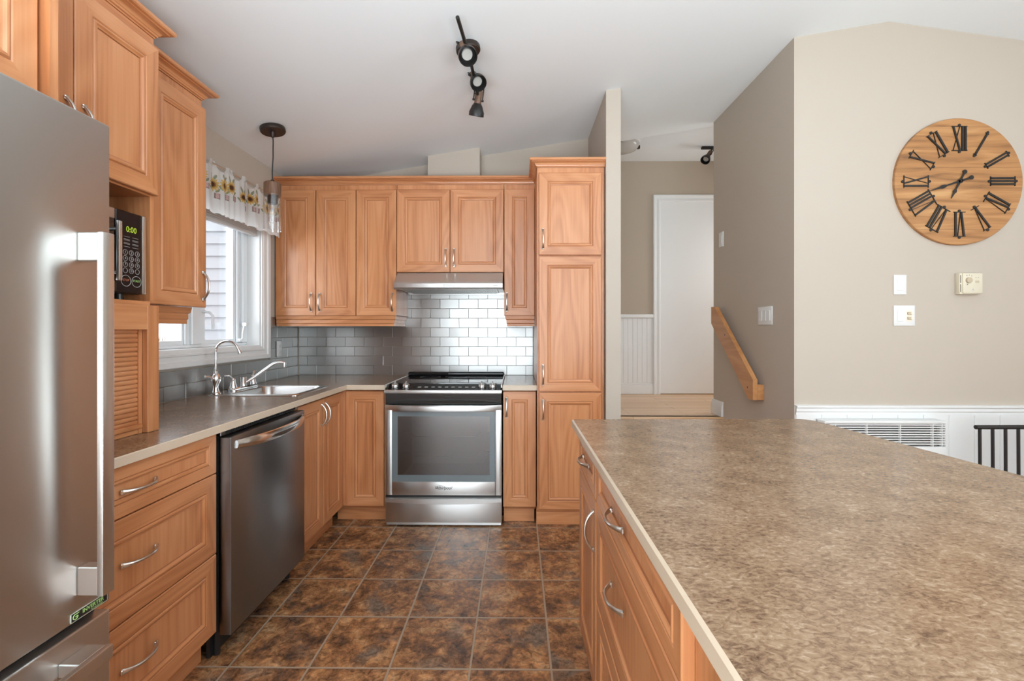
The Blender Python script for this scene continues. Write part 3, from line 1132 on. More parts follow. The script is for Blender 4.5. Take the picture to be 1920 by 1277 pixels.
MW = -1.295
c = thing('microwave_cabinet', 'deep wall cabinet with two doors above the microwave niche', 'cabinet', (MW, 1.087, 0), LR)
mb = MB()
W_ = 0.537
mb.box(0.0, 0.016, 0.0205, 0.465, 1.378, 2.327, WZ)
mb.box(W_ - 0.016, W_, 0.0205, 0.465, 1.378, 2.327, WZ)
mb.box(0.016, W_ - 0.016, 0.0205, 0.465, 1.362, 1.376, WX)
mb.box(0.016, W_ - 0.016, 0.0205, 0.465, 1.752, 1.768, WX)
mb.box(0.016, W_ - 0.016, 0.0205, 0.465, 2.28, 2.327, WX)
mb.box(0.016, W_ - 0.016, 0.455, 0.465, 1.378, 2.28, WZ)
mb.build('carcass', c)
front(c, 'door', 0.004, 0.222, 1.758, UT, (0.198, 1.880, False), LM)
front(c, 'door', 0.226, W_, 1.758, UT, (0.252, 1.880, False), LM)
mb = MB()
mb.sweep([(MW - 0.02, 1.089), (MW - 0.02, 1.624), (-1.403, 1.624)], [(o_, z) for o_, z in CROWN], WY)
tag(mb.build('crown_molding'), 'wood crown molding on the deep microwave cabinet left of the window cabinet', 'molding')

c = thing('fridge_cabinet', 'deep cabinet above the refrigerator with light wood door', 'cabinet', (-1.13, 0.27, 0), LR)
mb = MB()
mb.box(0.0, 0.79, 0.0205, 0.625, 1.80, 2.327, WZ)
mb.box(0.795, 0.815, -0.018, 0.625, 1.80, 2.327, WZ)
mb.build('carcass', c)
front(c, 'door', 0.004, 0.390, 1.82, UT, None, LM)
front(c, 'door', 0.394, 0.787, 1.82, UT, None, LM)

# appliance garage on the counter
GX = -1.295
c = thing('appliance_garage', 'wood appliance garage with slatted roll-up door standing on the counter', 'appliance garage', (GX, 1.090, 0.9145), LR)
mb = MB()
gw, gh = 0.534, 0.446
mb.box(gw - 0.050, gw, 0, 0.020, 0, gh, WZ, 0.0015)
mb.box(0, 0.050, 0, 0.020, 0, gh, WZ, 0.0015)
mb.box(0.050, gw - 0.050, 0, 0.020, gh - 0.085, gh, WX, 0.0015)
mb.box(0.0, 0.016, 0.02, 0.44, 0, gh, WZ)
mb.box(gw - 0.016, gw, 0.02, 0.44, 0, gh, WZ)
mb.box(0.016, gw - 0.016, 0.02, 0.44, gh - 0.016, gh, WX)
mb.box(gw - 0.066, gw - 0.050, 0.020, 0.030, 0, gh, WZ)
mb.build('frame', c)
mb = MB()
z = 0.032
mb.box(0.052, gw - 0.066, 0.028, 0.036, 0.0, gh - 0.02, WX)
while z < gh - 0.09:
    mb.box(0.052, gw - 0.066, 0.022, 0.030, z + 0.0012, z + 0.0146, WX, 0.0028, 2)
    z += 0.0158
mb.box(0.052, gw - 0.056, 0.012, 0.029, 0.018, 0.034, WX, 0.002)
mb.box(0.052, gw - 0.066, 0.020, 0.029, 0.0, 0.016, WX, 0.002)
mb.build('tambour_door', c)

# ------------------------------------------------------------------ countertops


def slab(name, outer, hole, z0, z1, top, edge, ch=0.003):
    bm = bmesh.new()
    n = len(outer)
    ar = sum(outer[i][0] * outer[(i + 1) % n][1] - outer[(i + 1) % n][0] * outer[i][1] for i in range(n))
    if ar < 0:
        outer = outer[::-1]

    def inset(poly, d):
        res = []
        m = len(poly)
        for i in range(m):
            p0, p1, p2 = Vector(poly[i - 1]), Vector(poly[i]), Vector(poly[(i + 1) % m])
            d0, d1 = (p1 - p0).normalized(), (p2 - p1).normalized()
            n0, n1 = Vector((-d0.y, d0.x)), Vector((-d1.y, d1.x))
            nn = n0 + n1
            nn = nn / nn.dot(n0)
            res.append(tuple(p1 + nn * d))
        return res
    ins = inset(outer, ch)
    mb = MB()
    rings = [[(x, y, z0) for x, y in outer], [(x, y, z1 - ch) for x, y in outer], [(x, y, z1) for x, y in ins]]
    mb.loops(rings, edge)
    for zz in (z0, z1):
        b2 = bmesh.new()
        lo = [b2.verts.new((x, y, zz)) for x, y in (ins if zz == z1 else outer)]
        es = [b2.edges.new((lo[i], lo[(i + 1) % n])) for i in range(n)]
        if hole:
            hi = [b2.verts.new((x, y, zz)) for x, y in hole]
            es += [b2.edges.new((hi[i], hi[(i + 1) % len(hi)])) for i in range(len(hi))]
        bmesh.ops.triangle_fill(b2, use_beauty=True, use_dissolve=False, edges=es)
        mb.bm(b2, top)
    if hole:
        mb.loops([[(x, y, z0) for x, y in hole], [(x, y, z1) for x, y in hole]], top)
    return mb.build(name, smooth=False)


CT, CBt = 0.914, 0.8845
hole = [(-1.695, 2.482), (-1.228, 2.482), (-1.228, 2.878), (-1.695, 2.878)]
o = slab('countertop', [(XL + 0.011, 1.088), (-1.133, 1.088), (-1.113, 2.945), (-0.862, 2.945), (-0.862, 3.612), (XL + 0.011, 3.612)], hole, CBt, CT, LAMY, EDGE)
tag(o, 'stone-look laminate countertop with the sink, L-shaped in the window corner', 'countertop')
o = slab('countertop', [(-0.096, 2.951), (0.1275, 2.951), (0.1275, 3.612), (-0.096, 3.612)], None, 0.8805, CT, LAMY, EDGE)
tag(o, 'small stone-look countertop piece between stove and pantry', 'countertop')

# island top with rounded far right corner
cc = (1.130, 1.795)
arc = [(cc[0] + 0.058 * cos(a), cc[1] + 0.058 * sin(a)) for a in [R(88 - 11 * i) for i in range(8)]]
isl = [(0.2198, 1.8345)] + arc + [(1.2549, 1.1377), (1.40, -0.45), (0.2320, -0.45)]
o = slab('island_countertop', isl, None, 0.8845, CT, LAMY, EDGE, 0.005)
tag(o, 'large stone-look laminate top of the kitchen island', 'countertop')

# --- island cabinets (face -X; local x runs toward the camera)
XI = 0.246
IM = (WZ, WX)
c = thing('island_cabinet', 'island end cabinet with one drawer over a door, farthest from the camera', 'cabinet', (XI, 1.812, 0), IR)
mb = MB(); mb.box(0.0, 0.392, 0.0205, 0.70, 0.115, 0.883, WZ); mb.build('carcass', c)
front(c, 'drawer', 0.012, 0.380, 0.738, 0.878, (0.196, 0.808, True), IM)
front(c, 'door', 0.012, 0.380, 0.117, 0.732, (0.352, 0.630, False), IM)
mb = MB(); mb.box(0.035, 0.392, 0.055, 0.07, 0, 0.115, WY); mb.build('toe_kick', c)
c = thing('island_cabinet', 'wide three-drawer island cabinet next to the end cabinet', 'cabinet', (XI, 1.418, 0), IR)
mb = MB(); mb.box(0.0, 0.80, 0.0205, 0.70, 0.115, 0.883, WZ); mb.build('carcass', c)
for (z0, z1, hz) in ((0.738, 0.878, 0.808), (0.430, 0.732, 0.615), (0.117, 0.424, 0.30)):
    front(c, 'drawer', 0.006, 0.735, z0, z1, (0.30, hz, True), IM)
mb = MB(); mb.box(0.0, 0.80, 0.055, 0.07, 0, 0.115, WY); mb.build('toe_kick', c)
c = thing('island_cabinet', 'island drawer cabinet nearest the camera at the bottom edge', 'cabinet', (XI, 0.616, 0), IR)
mb = MB(); mb.box(0.0, 0.98, 0.0205, 0.70, 0.115, 0.883, WZ); mb.build('carcass', c)
for (z0, z1, hz) in ((0.738, 0.878, 0.808), (0.430, 0.732, 0.615), (0.117, 0.424, 0.30)):
    front(c, 'drawer', 0.05, 0.975, z0, z1, (0.51, hz, True), IM)
mb = MB(); mb.box(0.0, 0.98, 0.055, 0.07, 0, 0.115, WY); mb.build('toe_kick', c)

# ------------------------------------------------------------------ backsplash tiles
def tiles(name, label, u0, u1, z0, z1, plane, pos, uoff, mat, holes=()):
    rnd = random.Random(11)
    mb = MB()
    TW, TH, g = 0.1524, 0.0757, 0.0009
    rows = int((z1 - z0) / TH) + 1
    for r in range(rows):
        off = uoff + (TW / 2 if r % 2 else 0)
        k0 = math.floor((u0 - off) / TW)
        u = off + k0 * TW
        while u < u1:
            a, b_ = max(u, u0) + g, min(u + TW, u1) - g
            za, zb = z0 + r * TH + g, min(z0 + (r + 1) * TH, z1) - g
            if b_ - a > 0.004 and zb - za > 0.004:
                skip = False
                for (ha, hb, hc, hd) in holes:
                    if a >= ha - 1e-6 and b_ <= hb + 1e-6 and za >= hc - 1e-6:
                        skip = True
                segs = [(a, b_)]
                for (ha, hb, hc, hd) in holes:
                    if za + 0.01 >= hc:
                        ns = []
                        for (p, q) in segs:
                            if q <= ha or p >= hb:
                                ns.append((p, q))
                            else:
                                if p < ha: ns.append((p, ha))
                                if q > hb: ns.append((hb, q))
                        segs = ns
                    elif zb > hc:
                        pass
                for (p, q) in segs:
                    if q - p < 0.004:
                        continue
                    zz = zb
                    for (ha, hb, hc, hd) in holes:
                        if not (q <= ha or p >= hb) and za < hc < zb:
                            zz = hc - 0.0005
                    tx, tz = rnd.gauss(0, 0.0005), rnd.gauss(0, 0.0004)
                    m = len(mb.v)
                    bv = 0.0011
                    f = 0.006
                    fr_ = [(p, za), (q, za), (q, zz), (p, zz)]
                    inn = [(p + bv, za + bv), (q - bv, za + bv), (q - bv, zz - bv), (p + bv, zz - bv)]

                    def P(uu, z_, h):
                        if plane == 'back':
                            return (uu, pos - h, z_)
                        return (pos + h, uu, z_)
                    vs = [P(*x_, 0.0005) for x_ in fr_] + [P(*x_, f - 0.0014) for x_ in fr_]
                    for i, x_ in enumerate(inn):
                        hh = f + tx * (1 if i in (1, 2) else -1) + tz * (1 if i > 1 else -1)
                        vs.append(P(*x_, hh))
                    fs = []
                    for k in (0, 4):
                        for i in range(4):
                            j = (i + 1) % 4
                            fs.append([k + i, k + j, k + 4 + j, k + 4 + i])
                    fs.append([8, 9, 10, 11])
                    mb.add(vs, fs, mat)
            u += TW
    o = mb.build(name, smooth=False)
    tag(o, label, 'backsplash')
    return o


tiles('tile_backsplash', 'brushed steel subway tile backsplash behind the stove', XL + 0.010, 0.125, 0.9145, 1.71, 'back', YB, -0.466 - 0.1524 / 2, TILEX)
tiles('tile_backsplash', 'steel subway tile backsplash below the kitchen window', 1.64, 3.615, 0.9145, 1.372, 'left', XL, 3.30, TILEY_SHADED,
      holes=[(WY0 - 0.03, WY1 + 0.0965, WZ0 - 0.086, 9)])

# ------------------------------------------------------------------ refrigerator
FX = -0.985
c = thing('refrigerator', 'stainless steel refrigerator at the left edge of the picture', 'refrigerator', (FX, 0.26, 0), LR)
FW = 0.8255
mb = MB(); mb.box(0.004, FW - 0.004, 0.062, 0.76, 0.0, 1.765, STEELZ, 0.004); mb.build('body', c)


def fridge_front(name, z0, z1):
    mb = MB()
    b = 0.005
    mb.box(0.0, FW, 0.0, 0.055, z0, z1, FRIDGESTEEL, b, 4)
    return mb.build(name, c, angle=50)


dr = fridge_front('door', 0.622, 1.768)
fd = fridge_front('freezer_drawer', 0.05, 0.602)
mb = MB(); mb.box(0.01, FW - 0.01, 0.03, 0.06, 0.598, 0.626, GAPBLACK); mb.build('gasket', c)
mb = MB()
hx0, hx1 = 0.7415, 0.7715
mb.box(hx0, hx1, -0.0596, -0.045, 0.678, 1.495, STEELZ, 0.0025, 2)
mb.box(hx0 + 0.0015, hx1 - 0.0015, -0.046, 0.0, 0.679, 0.743, STEELZ, 0.002)
mb.box(hx0 + 0.0015, hx1 - 0.0015, -0.046, 0.0, 1.430, 1.494, STEELZ, 0.002)
mb.build('handle', dr)
mb = MB()
mb.box(0.06, 0.768, -0.0596, -0.045, 0.526, 0.557, STEELZ, 0.0025, 2)
mb.box(0.062, 0.125, -0.046, 0.0, 0.527, 0.556, STEELZ, 0.002)
mb.box(0.700, 0.766, -0.046, 0.0, 0.527, 0.556, STEELZ, 0.002)
mb.build('handle', fd)
mb = MB()
s0, s1 = 0.7276, 0.8165
mb.box(s0, s1, -0.0012, 0.0003, 0.6265, 0.646, SILVERINK)
mb.box(s0 + 0.0012, s1 - 0.0012, -0.0015, 0.0, 0.6277, 0.6448, BLACKPLASTIC)
st = mb.build('energy_sticker', dr)
st['label'] = 'black and green sticker reading INVERTER'
text('lettering', 'INVERTER', 0.0118, GREEN, st, (0.780, -0.0017, 0.6378), (R(90), 0, 0), 0.0001, xs=1.0, bold=0.0002)
text('lettering', 'TECHNOLOGY', 0.0044, GREEN, st, (0.789, -0.0017, 0.6302), (R(90), 0, 0), 0.0001, xs=1.05)
mb = MB()
ring = [(0.7375 + 0.0055 * cos(a), -0.0018, 0.6363 + 0.0055 * sin(a)) for a in [R(60 + 20 * i) for i in range(16)]]
mb.tube(ring + [(0.7375, -0.0018, 0.6363)], 0.0011, GREEN, 6)
mb.tube([(0.7385, -0.0018, 0.6412), (0.7455, -0.0018, 0.6422)], 0.0010, GREEN, 6)
mb.build('emblem', st)

# ------------------------------------------------------------------ microwave
c = thing('microwave', 'black and silver microwave oven inside the cabinet niche', 'microwave', (-1.318, 1.135, 1.3765), LR)
mw, mh = 0.455, 0.277
mb = MB()
mb.box(0, mw, 0.012, 0.33, 0.022, 0.022 + mh, BLACKPLASTIC, 0.006, 2)
for fx in (0.04, mw - 0.05):
    for fy in (0.05, 0.28):
        mb.cyl((fx, fy, 0.0), (fx, fy, 0.024), 0.014, BLACKPLASTIC, 12)
mb.build('body', c)
mb = MB(); mb.box(0.002, 0.334, 0.0, 0.013, 0.024, 0.021 + mh, BLACKGLASS, 0.004, 2)
mb.box(0.002, 0.334, -0.002, 0.010, 0.021 + mh - 0.036, 0.021 + mh, STEELX, 0.003)
mb.box(0.002, 0.334, -0.002, 0.010, 0.024, 0.062, STEELX, 0.003)
md = mb.build('door', c)
mb = MB()
mb.box(0.309, 0.323, -0.036, -0.024, 0.058, 0.252, STEELZ, 0.003, 2)
for z in (0.085, 0.225):
    mb.cyl((0.316, -0.026, z), (0.316, 0.0, z), 0.006, CHROME, 14)
mb.build('handle', md)
mb = MB()
mb.box(0.337, mw - 0.016, -0.001, 0.013, 0.024, 0.021 + mh, BLACKGLASS, 0.002)
cp = mb.build('control_panel', c)
mb = MB(); mb.box(mw - 0.0165, mw, -0.004, 0.013, 0.022, 0.0205 + mh, STEELZ, 0.004, 2); mb.build('side_trim', c)
cx = 0.396
text('display', '0:00', 0.027, LED, cp, (cx, -0.0018, 0.238), (R(90), 0, 0), 0.0002, xs=0.9)
mb = MB()
for r_ in range(4):
    for k in range(3):
        px, pz = cx - 0.024 + 0.024 * k, 0.160 - 0.0205 * r_
        if r_ == 3 and k != 1:
            pass
        mb.lathe([(0.0090, 0), (0.0090, 0.0007), (0.0080, 0.0007), (0.0080, 0)], GREYINK, 18, Matrix.Translation((px, -0.0012, pz)) @ Matrix.Rotation(R(90), 4, 'X'))
for r_ in range(3):
    for k in range(2):
        mb.box(cx - 0.030 + 0.034 * k, cx - 0.006 + 0.034 * k, -0.0016, -0.001, 0.1785 + 0.0125 * r_, 0.1795 + 0.0125 * r_, GREYINK)
        mb.box(cx - 0.030 + 0.034 * k, cx - 0.006 + 0.034 * k, -0.0016, -0.001, 0.1875 + 0.0125 * r_, 0.1883 + 0.0125 * r_, GREYINK)
mb.build('keypad', cp)
for i, ch in enumerate('1234567890'):
    r_, k = (i // 3, i % 3) if i < 9 else (3, 1)
    text('key_number', ch, 0.013, GREYINK, cp, (cx - 0.024 + 0.024 * k, -0.0018, 0.160 - 0.0205 * r_), (R(90), 0, 0), 0.0001)
REDINK = plain('red_ink', (0.55, 0.16, 0.08), 0.5)
for (txt, px, mt) in (('STOP', cx - 0.021, REDINK), ('START', cx + 0.021, GREEN)):
    mb = MB()
    pts = [(px + 0.019 * cos(a), -0.0014, 0.064 + 0.0185 * sin(a)) for a in [2 * pi * i / 24 for i in range(25)]]
    mb.tube(pts, 0.0008, GREYINK, 5)
    kb = mb.build('button', cp)
    text('lettering', txt, 0.0105, mt, kb, (px, -0.0018, 0.066), (R(90), 0, 0), 0.0001)

# ------------------------------------------------------------------ dishwasher
c = thing('dishwasher', 'stainless steel dishwasher under the left countertop', 'dishwasher', (-1.107, 1.740, 0), LR)
DW = 0.606
mb = MB()
mb.box(0.004, DW - 0.004, 0.052, 0.62, 0.10, 0.872, BLACKPLASTIC)
mb.box(0.0, DW, 0.040, 0.06, 0.862, 0.8825, DARKSTEEL, 0.002)
x = 0.03
while x < DW - 0.03:
    mb.box(x, x + 0.010, 0.0375, 0.041, 0.866, 0.878, GAPBLACK)
    x += 0.016
mb.build('tub', c)
mb = MB()
mb.box(0.0, DW, 0.0, 0.047, 0.093, 0.858, DARKSTEEL, 0.003, 2)
dd = mb.build('door', c)
mb = MB()
pts, rings = [], []
n = 26
for i in range(n + 1):
    t_ = -1 + 2 * i / n
    x = DW / 2 + t_ * 0.275
    y = -0.052 * (1 - abs(t_) ** 2.6) - 0.003
    hw, hd = 0.022 - 0.006 * abs(t_) ** 4, 0.009
    rings.append([(x, y + hd * cos(2 * pi * k / 12), 0.825 - 0.004 * (1 - t_ * t_) + hw * sin(2 * pi * k / 12)) for k in range(12)])
mb.loops(rings, POLISHED, True, True, True)
mb.build('handle', dd)
mb = MB(); mb.box(0.004, DW - 0.004, 0.085, 0.10, 0.0, 0.10, BLACKPLASTIC)
for fx in (0.03, DW - 0.03):
    mb.cyl((fx, 0.075, 0), (fx, 0.075, 0.095), 0.012, BLACKPLASTIC, 10)
mb.build('toe_kick', c)

# ------------------------------------------------------------------ slide-in stove
c = thing('stove', 'stainless steel slide-in electric stove with black glass cooktop', 'stove', (-0.8535, 2.925, 0), 0)
SW = 0.752
mb = MB()                                     # carcass with oven cavity
mb.box(0.004, 0.06, 0.045, 0.66, 0.05, 0.875, BLACKPLASTIC)
mb.box(SW - 0.06, SW - 0.004, 0.045, 0.66, 0.05, 0.875, BLACKPLASTIC)
mb.box(0.06, SW - 0.06, 0.045, 0.66, 0.05, 0.27, BLACKPLASTIC)
mb.box(0.06, SW - 0.06, 0.045, 0.66, 0.74, 0.875, BLACKPLASTIC)
mb.box(0.06, SW - 0.06, 0.48, 0.66, 0.27, 0.74, plain('oven_enamel', (0.30, 0.29, 0.28), 0.4))
mb.box(0.02, SW - 0.02, 0.05, 0.6, 0.0, 0.05, BLACKPLASTIC)
mb.build('body', c)
mb = MB()                                     # racks
for z in (0.47, 0.60):
    mb.tube([(0.09, 0.07, z), (0.14, 0.07, z), (0.17, 0.07, z - 0.03), (SW - 0.17, 0.07, z - 0.03), (SW - 0.14, 0.07, z), (SW - 0.08, 0.07, z)], 0.0028, CHROME, 6)
    for k in range(9):
        mb.cyl((0.18 + k * 0.05, 0.07, z - 0.03), (0.18 + k * 0.05, 0.44, z - 0.03), 0.002, CHROME, 6)
mb.build('oven_rack', c)
z0, z1 = 0.205, 0.785
mb = MB()                                     # door: steel frame with bottom panel
mb.box(0.0, 0.042, 0.0, 0.038, z0, z1, STEELX, 0.004, 2)
mb.box(SW - 0.042, SW, 0.0, 0.038, z0, z1, STEELX, 0.004, 2)
mb.box(0.042, SW - 0.042, 0.0, 0.038, z0, 0.292, STEELX, 0.003, 2)
mb.box(0.042, SW - 0.042, 0.003, 0.038, 0.745, z1, STEELX, 0.003, 2)
od = mb.build('oven_door', c)
mb = MB()
outer = [(0.041, 0.290), (SW - 0.041, 0.290), (SW - 0.041, 0.752), (0.041, 0.752)]
inner = [(0.078, 0.335), (SW - 0.078, 0.335), (SW - 0.078, 0.715), (0.078, 0.715)]
mb.loops([[(x, 0.0045, z) for x, z in outer], [(x, 0.004, z) for x, z in inner], [(x, 0.012, z) for x, z in inner], [(x, 0.012, z) for x, z in outer]], BLUEGLASS)
mb.build('glass_border', od, smooth=False)
mb = MB(); mb.box(0.078, SW - 0.078, 0.005, 0.009, 0.335, 0.715, OVENGLASS); mb.build('window', od)
mb = MB()                                     # bowed handle
n = 20
rings = []
for i in range(n + 1):
    t_ = -1 + 2 * i / n
    x = SW / 2 + t_ * (SW / 2 - 0.001)
    y = -0.004 - 0.034 * (1 - abs(t_) ** 3)
    zc = 0.776 - 0.006 * (1 - t_ * t_)
    hh = 0.016
    rings.append([(x, y - 0.004, zc - hh), (x, y - 0.007, zc), (x, y - 0.004, zc + hh), (x, y + 0.006, zc + hh), (x, y + 0.006, zc - hh)])
mb.loops(rings, STEELX, True, True, True)
mb.build('handle', od)
text('brand_logo', 'Whirlpool', 0.026, DARKINK, od, (SW / 2 - 0.002, -0.001, 0.252), (R(90), 0, 0), 0.0004, shear=0.35, bold=0.0004)
mb = MB()
mb.tube([(SW / 2 - 0.022 + 0.026 * cos(a), -0.0014, 0.256 + 0.012 * sin(a)) for a in [R(20 + 12 * i) for i in range(22)]], 0.0007, DARKINK, 5)
mb.build('logo_swoosh', od)
mb = MB()                                     # storage drawer
mb.box(0.0, SW, 0.0, 0.04, 0.028, 0.190, STEELX, 0.003, 2)
sd = mb.build('drawer', c)
mb = MB()
rings = []
for i in range(n + 1):
    t_ = -1 + 2 * i / n
    x = SW / 2 + t_ * (SW / 2 - 0.002)
    zc = 0.168 - 0.014 * (1 - t_ * t_)
    rings.append([(x, 0.001, 0.190), (x, -0.014 - 0.006 * (1 - t_ * t_), 0.186), (x, -0.012 - 0.006 * (1 - t_ * t_), zc - 0.002), (x, 0.001, zc - 0.008)])
mb.loops(rings, STEELX, True, True, True)
mb.build('handle', sd)
mb = MB(); mb.box(0.002, SW - 0.002, 0.006, 0.045, 0.188, 0.207, BLACKPLASTIC); mb.box(0.004, SW - 0.004, 0.01, 0.05, 0.010, 0.030, STEELX); mb.build('gap_trim', c)
mb = MB()                                     # control front: curved black panel with steel lip
pf = [(0.010, 0.795), (0.002, 0.806), (-0.006, 0.826), (-0.014, 0.850), (-0.018, 0.866), (0.06, 0.872), (0.06, 0.795)]
mb.prism(pf, 0.004, SW - 0.002, 'x', plain('charcoal_panel', (0.10, 0.10, 0.10), 0.22, 0.6))
mb.build('front_panel', c)
mb = MB()
mb.prism([(-0.021, 0.866), (-0.024, 0.874), (-0.022, 0.886), (-0.0145, 0.8892), (-0.0145, 0.866)], -0.003, SW + 0.001, 'x', STEELX)
mb.build('front_lip', c)
mb = MB()                                     # sloped control strip + cooktop glass
mb.prism([(-0.014, 0.8895), (0.080, 0.917), (0.080, 0.9), (-0.014, 0.88)], 0.004, SW - 0.004, 'x', BLACKGLASS)
mb.box(-0.003, SW + 0.002, 0.076, 0.668, 0.9148, 0.9195, BLACKGLASS, 0.001)
ck = mb.build('cooktop', c)
mb = MB()
for bx_, by_, rr in ((0.20, 0.22, 0.09), (0.20, 0.48, 0.075), (0.54, 0.22, 0.11), (0.54, 0.48, 0.08)):
    pts = [(bx_ + rr * cos(2 * pi * i / 40), by_ + rr * sin(2 * pi * i / 40), 0.9199) for i in range(41)]
    mb = MB(); mb.tube(pts, 0.0008, BURNER, 4); mb.build('burner_ring', ck)
mb = MB()
mb.box(-0.004, 0.006, 0.0, 0.668, 0.9, 0.9215, STEELX, 0.002)
mb.build('side_trim', c)
mb = MB()
mb.box(SW - 0.005, SW + 0.004, 0.0, 0.668, 0.9, 0.9215, STEELX, 0.002)
mb.build('side_trim', c)
mb = MB()
mb.box(0.004, SW - 0.002, 0.585, 0.650, 0.918, 0.948, BLACKGLASS, 0.010, 4)
mb.build('rear_trim', c)
mb = MB()
mb.prism([(-0.006, 0.8925), (0.074, 0.9163), (0.074, 0.9150), (-0.006, 0.8912)], 0.185, 0.60, 'x', BLACKPLASTIC)
dp = mb.build('control_display', c)
dp['label'] = 'flat touch control display between the knobs'
for i in range(9):
    mb = MB()
    bx_ = 0.205 + i * 0.044
    mb.prism([(0.02, 0.9008), (0.03, 0.9038), (0.03, 0.9032), (0.02, 0.9002)], bx_, bx_ + 0.022, 'x', GREYINK)
    mb.build('touch_key', dp)
Mk = Matrix.Rotation(R(16), 4, 'X')
for bx_ in (0.058, 0.130, 0.622, 0.692):
    mb = MB()
    M = Matrix.Translation((bx_, 0.018, 0.8985)) @ Mk
    mb.lathe([(0.026, 0), (0.026, 0.004), (0.022, 0.006), (0.0215, 0.020), (0.019, 0.024), (0.0, 0.025)], STEELX, 24, M)
    mb.lathe([(0.0265, 0.0035), (0.0265, 0.0075), (0.022, 0.0075)], BLACKPLASTIC, 24, M)
    mb.box(-0.004, 0.004, -0.018, 0.018, 0.022, 0.040, STEELX, 0.002, 1, M)
    mb.build('knob', c)

# ------------------------------------------------------------------ range hood
c = thing('range_hood', 'stainless steel under-cabinet range hood above the stove', 'range hood', (-0.866, 3.61, 1.560), 0)
HW = 0.762
mb = MB()
pf = [(-0.001, 0.126), (-0.345, 0.126), (-0.430, 0.052), (-0.440, 0.040), (-0.440, 0.012), (-0.430, 0.0), (-0.4, 0.0), (-0.4, 0.010), (-0.015, 0.010), (-0.015, -0.006), (-0.001, -0.006)]
mb.prism(pf, 0.0, HW, 'x', STEELX)
mb.build('shell', c, smooth=False)
mb = MB()
mb.box(0.04, HW - 0.04, -0.39, -0.03, 0.0025, 0.0095, GRILLEM)
x = 0.05
while x < HW - 0.05:
    mb.box(x, x + 0.006, -0.385, -0.035, -0.0005, 0.003, GRILLEM)
    x += 0.013
mb.build('filter', c)
mb = MB()
mb.box(0.345, 0.384, -0.4435, -0.439, 0.018, 0.034, WHITEPLASTIC, 0.002)
mb.box(0.388, 0.427, -0.4435, -0.439, 0.018, 0.034, WHITEPLASTIC, 0.002)
mb.build('switch', c)
mb = MB(); mb.box(0.69, 0.732, -0.4408, -0.4395, 0.022, 0.028, GREYINK); mb.build('badge', c)

# ------------------------------------------------------------------ sink and taps
def rrect(x0, x1, y0, y1, r, z, n=6):
    pts = []
    for (cx_, cy_, a0) in ((x1 - r, y1 - r, 0), (x0 + r, y1 - r, 90), (x0 + r, y0 + r, 180), (x1 - r, y0 + r, 270)):
        for i in range(n + 1):
            a = R(a0 + 90 * i / n)
            pts.append((cx_ + r * cos(a), cy_ + r * sin(a), z))
    return pts


c = thing('sink', 'stainless steel drop-in sink below the kitchen window', 'sink', (0, 0, 0))
mb = MB()
o0 = (-1.715, -1.205, 2.460, 2.900)
bw = (-1.602, -1.238, 2.495, 2.868)
rings = [rrect(*o0, 0.035, CT + 0.0005), rrect(*o0, 0.035, CT + 0.0030), rrect(o0[0] + 0.008, o0[1] - 0.008, o0[2] + 0.008, o0[3] - 0.008, 0.03, CT + 0.0065),
         rrect(bw[0] - 0.006, bw[1] + 0.006, bw[2] - 0.006, bw[3] + 0.006, 0.055, CT + 0.0050), rrect(*bw, 0.052, CT - 0.002),
         rrect(bw[0] + 0.012, bw[1] - 0.012, bw[2] + 0.012, bw[3] - 0.012, 0.05, CT - 0.145),
         rrect(bw[0] + 0.03, bw[1] - 0.03, bw[2] + 0.03, bw[3] - 0.03, 0.05, CT - 0.168)]
mb.loops(rings, steel('sink_steel', (0.72, 0.72, 0.71), 0.22, 'x', 0.01), True, False, True)
mb.build('basin', c, angle=40)
mb = MB(); mb.lathe([(0.045, 0), (0.045, 0.003), (0.03, 0.004), (0.028, -0.004), (0, -0.004)], CHROME, 24, Matrix.Translation((-1.42, 2.68, CT - 0.1685))); mb.build('drain', c)

DZ = CT + 0.0065
c = thing('faucet', 'chrome two-handle kitchen faucet with low spout on the sink', 'faucet', (-1.668, 2.740, DZ))
mb = MB()
mb.loops([rrect(-0.028, 0.028, -0.128, 0.128, 0.027, 0.0), rrect(-0.028, 0.028, -0.128, 0.128, 0.027, 0.008), rrect(-0.022, 0.022, -0.122, 0.122, 0.021, 0.016)], CHROME, True, True, True)
mb.build('base_plate', c)
mb = MB()
mb.lathe([(0.020, 0.012), (0.019, 0.03), (0.0185, 0.055), (0.021, 0.056), (0.021, 0.068), (0.0, 0.070)], CHROME, 20)
pts = []
import itertools
ctrl = [(0.010, 0.005, 0.035), (0.045, 0.028, 0.060), (0.095, 0.062, 0.105), (0.135, 0.088, 0.140), (0.165, 0.107, 0.150), (0.188, 0.122, 0.142)]
for i in range(len(ctrl) - 1):
    p0 = Vector(ctrl[max(i - 1, 0)]); p1 = Vector(ctrl[i]); p2 = Vector(ctrl[i + 1]); p3 = Vector(ctrl[min(i + 2, len(ctrl) - 1)])
    for k in range(5):
        t_ = k / 5
        pts.append(0.5 * ((2 * p1) + (-p0 + p2) * t_ + (2 * p0 - 5 * p1 + 4 * p2 - p3) * t_ ** 2 + (-p0 + 3 * p1 - 3 * p2 + p3) * t_ ** 3))
pts.append(Vector(ctrl[-1]))
mb.tube(pts, 0.0095, CHROME, 14)
mb.cyl((0.188, 0.122, 0.148), (0.188, 0.122, 0.118), 0.0115, CHROME, 16)
mb.build('spout', c)
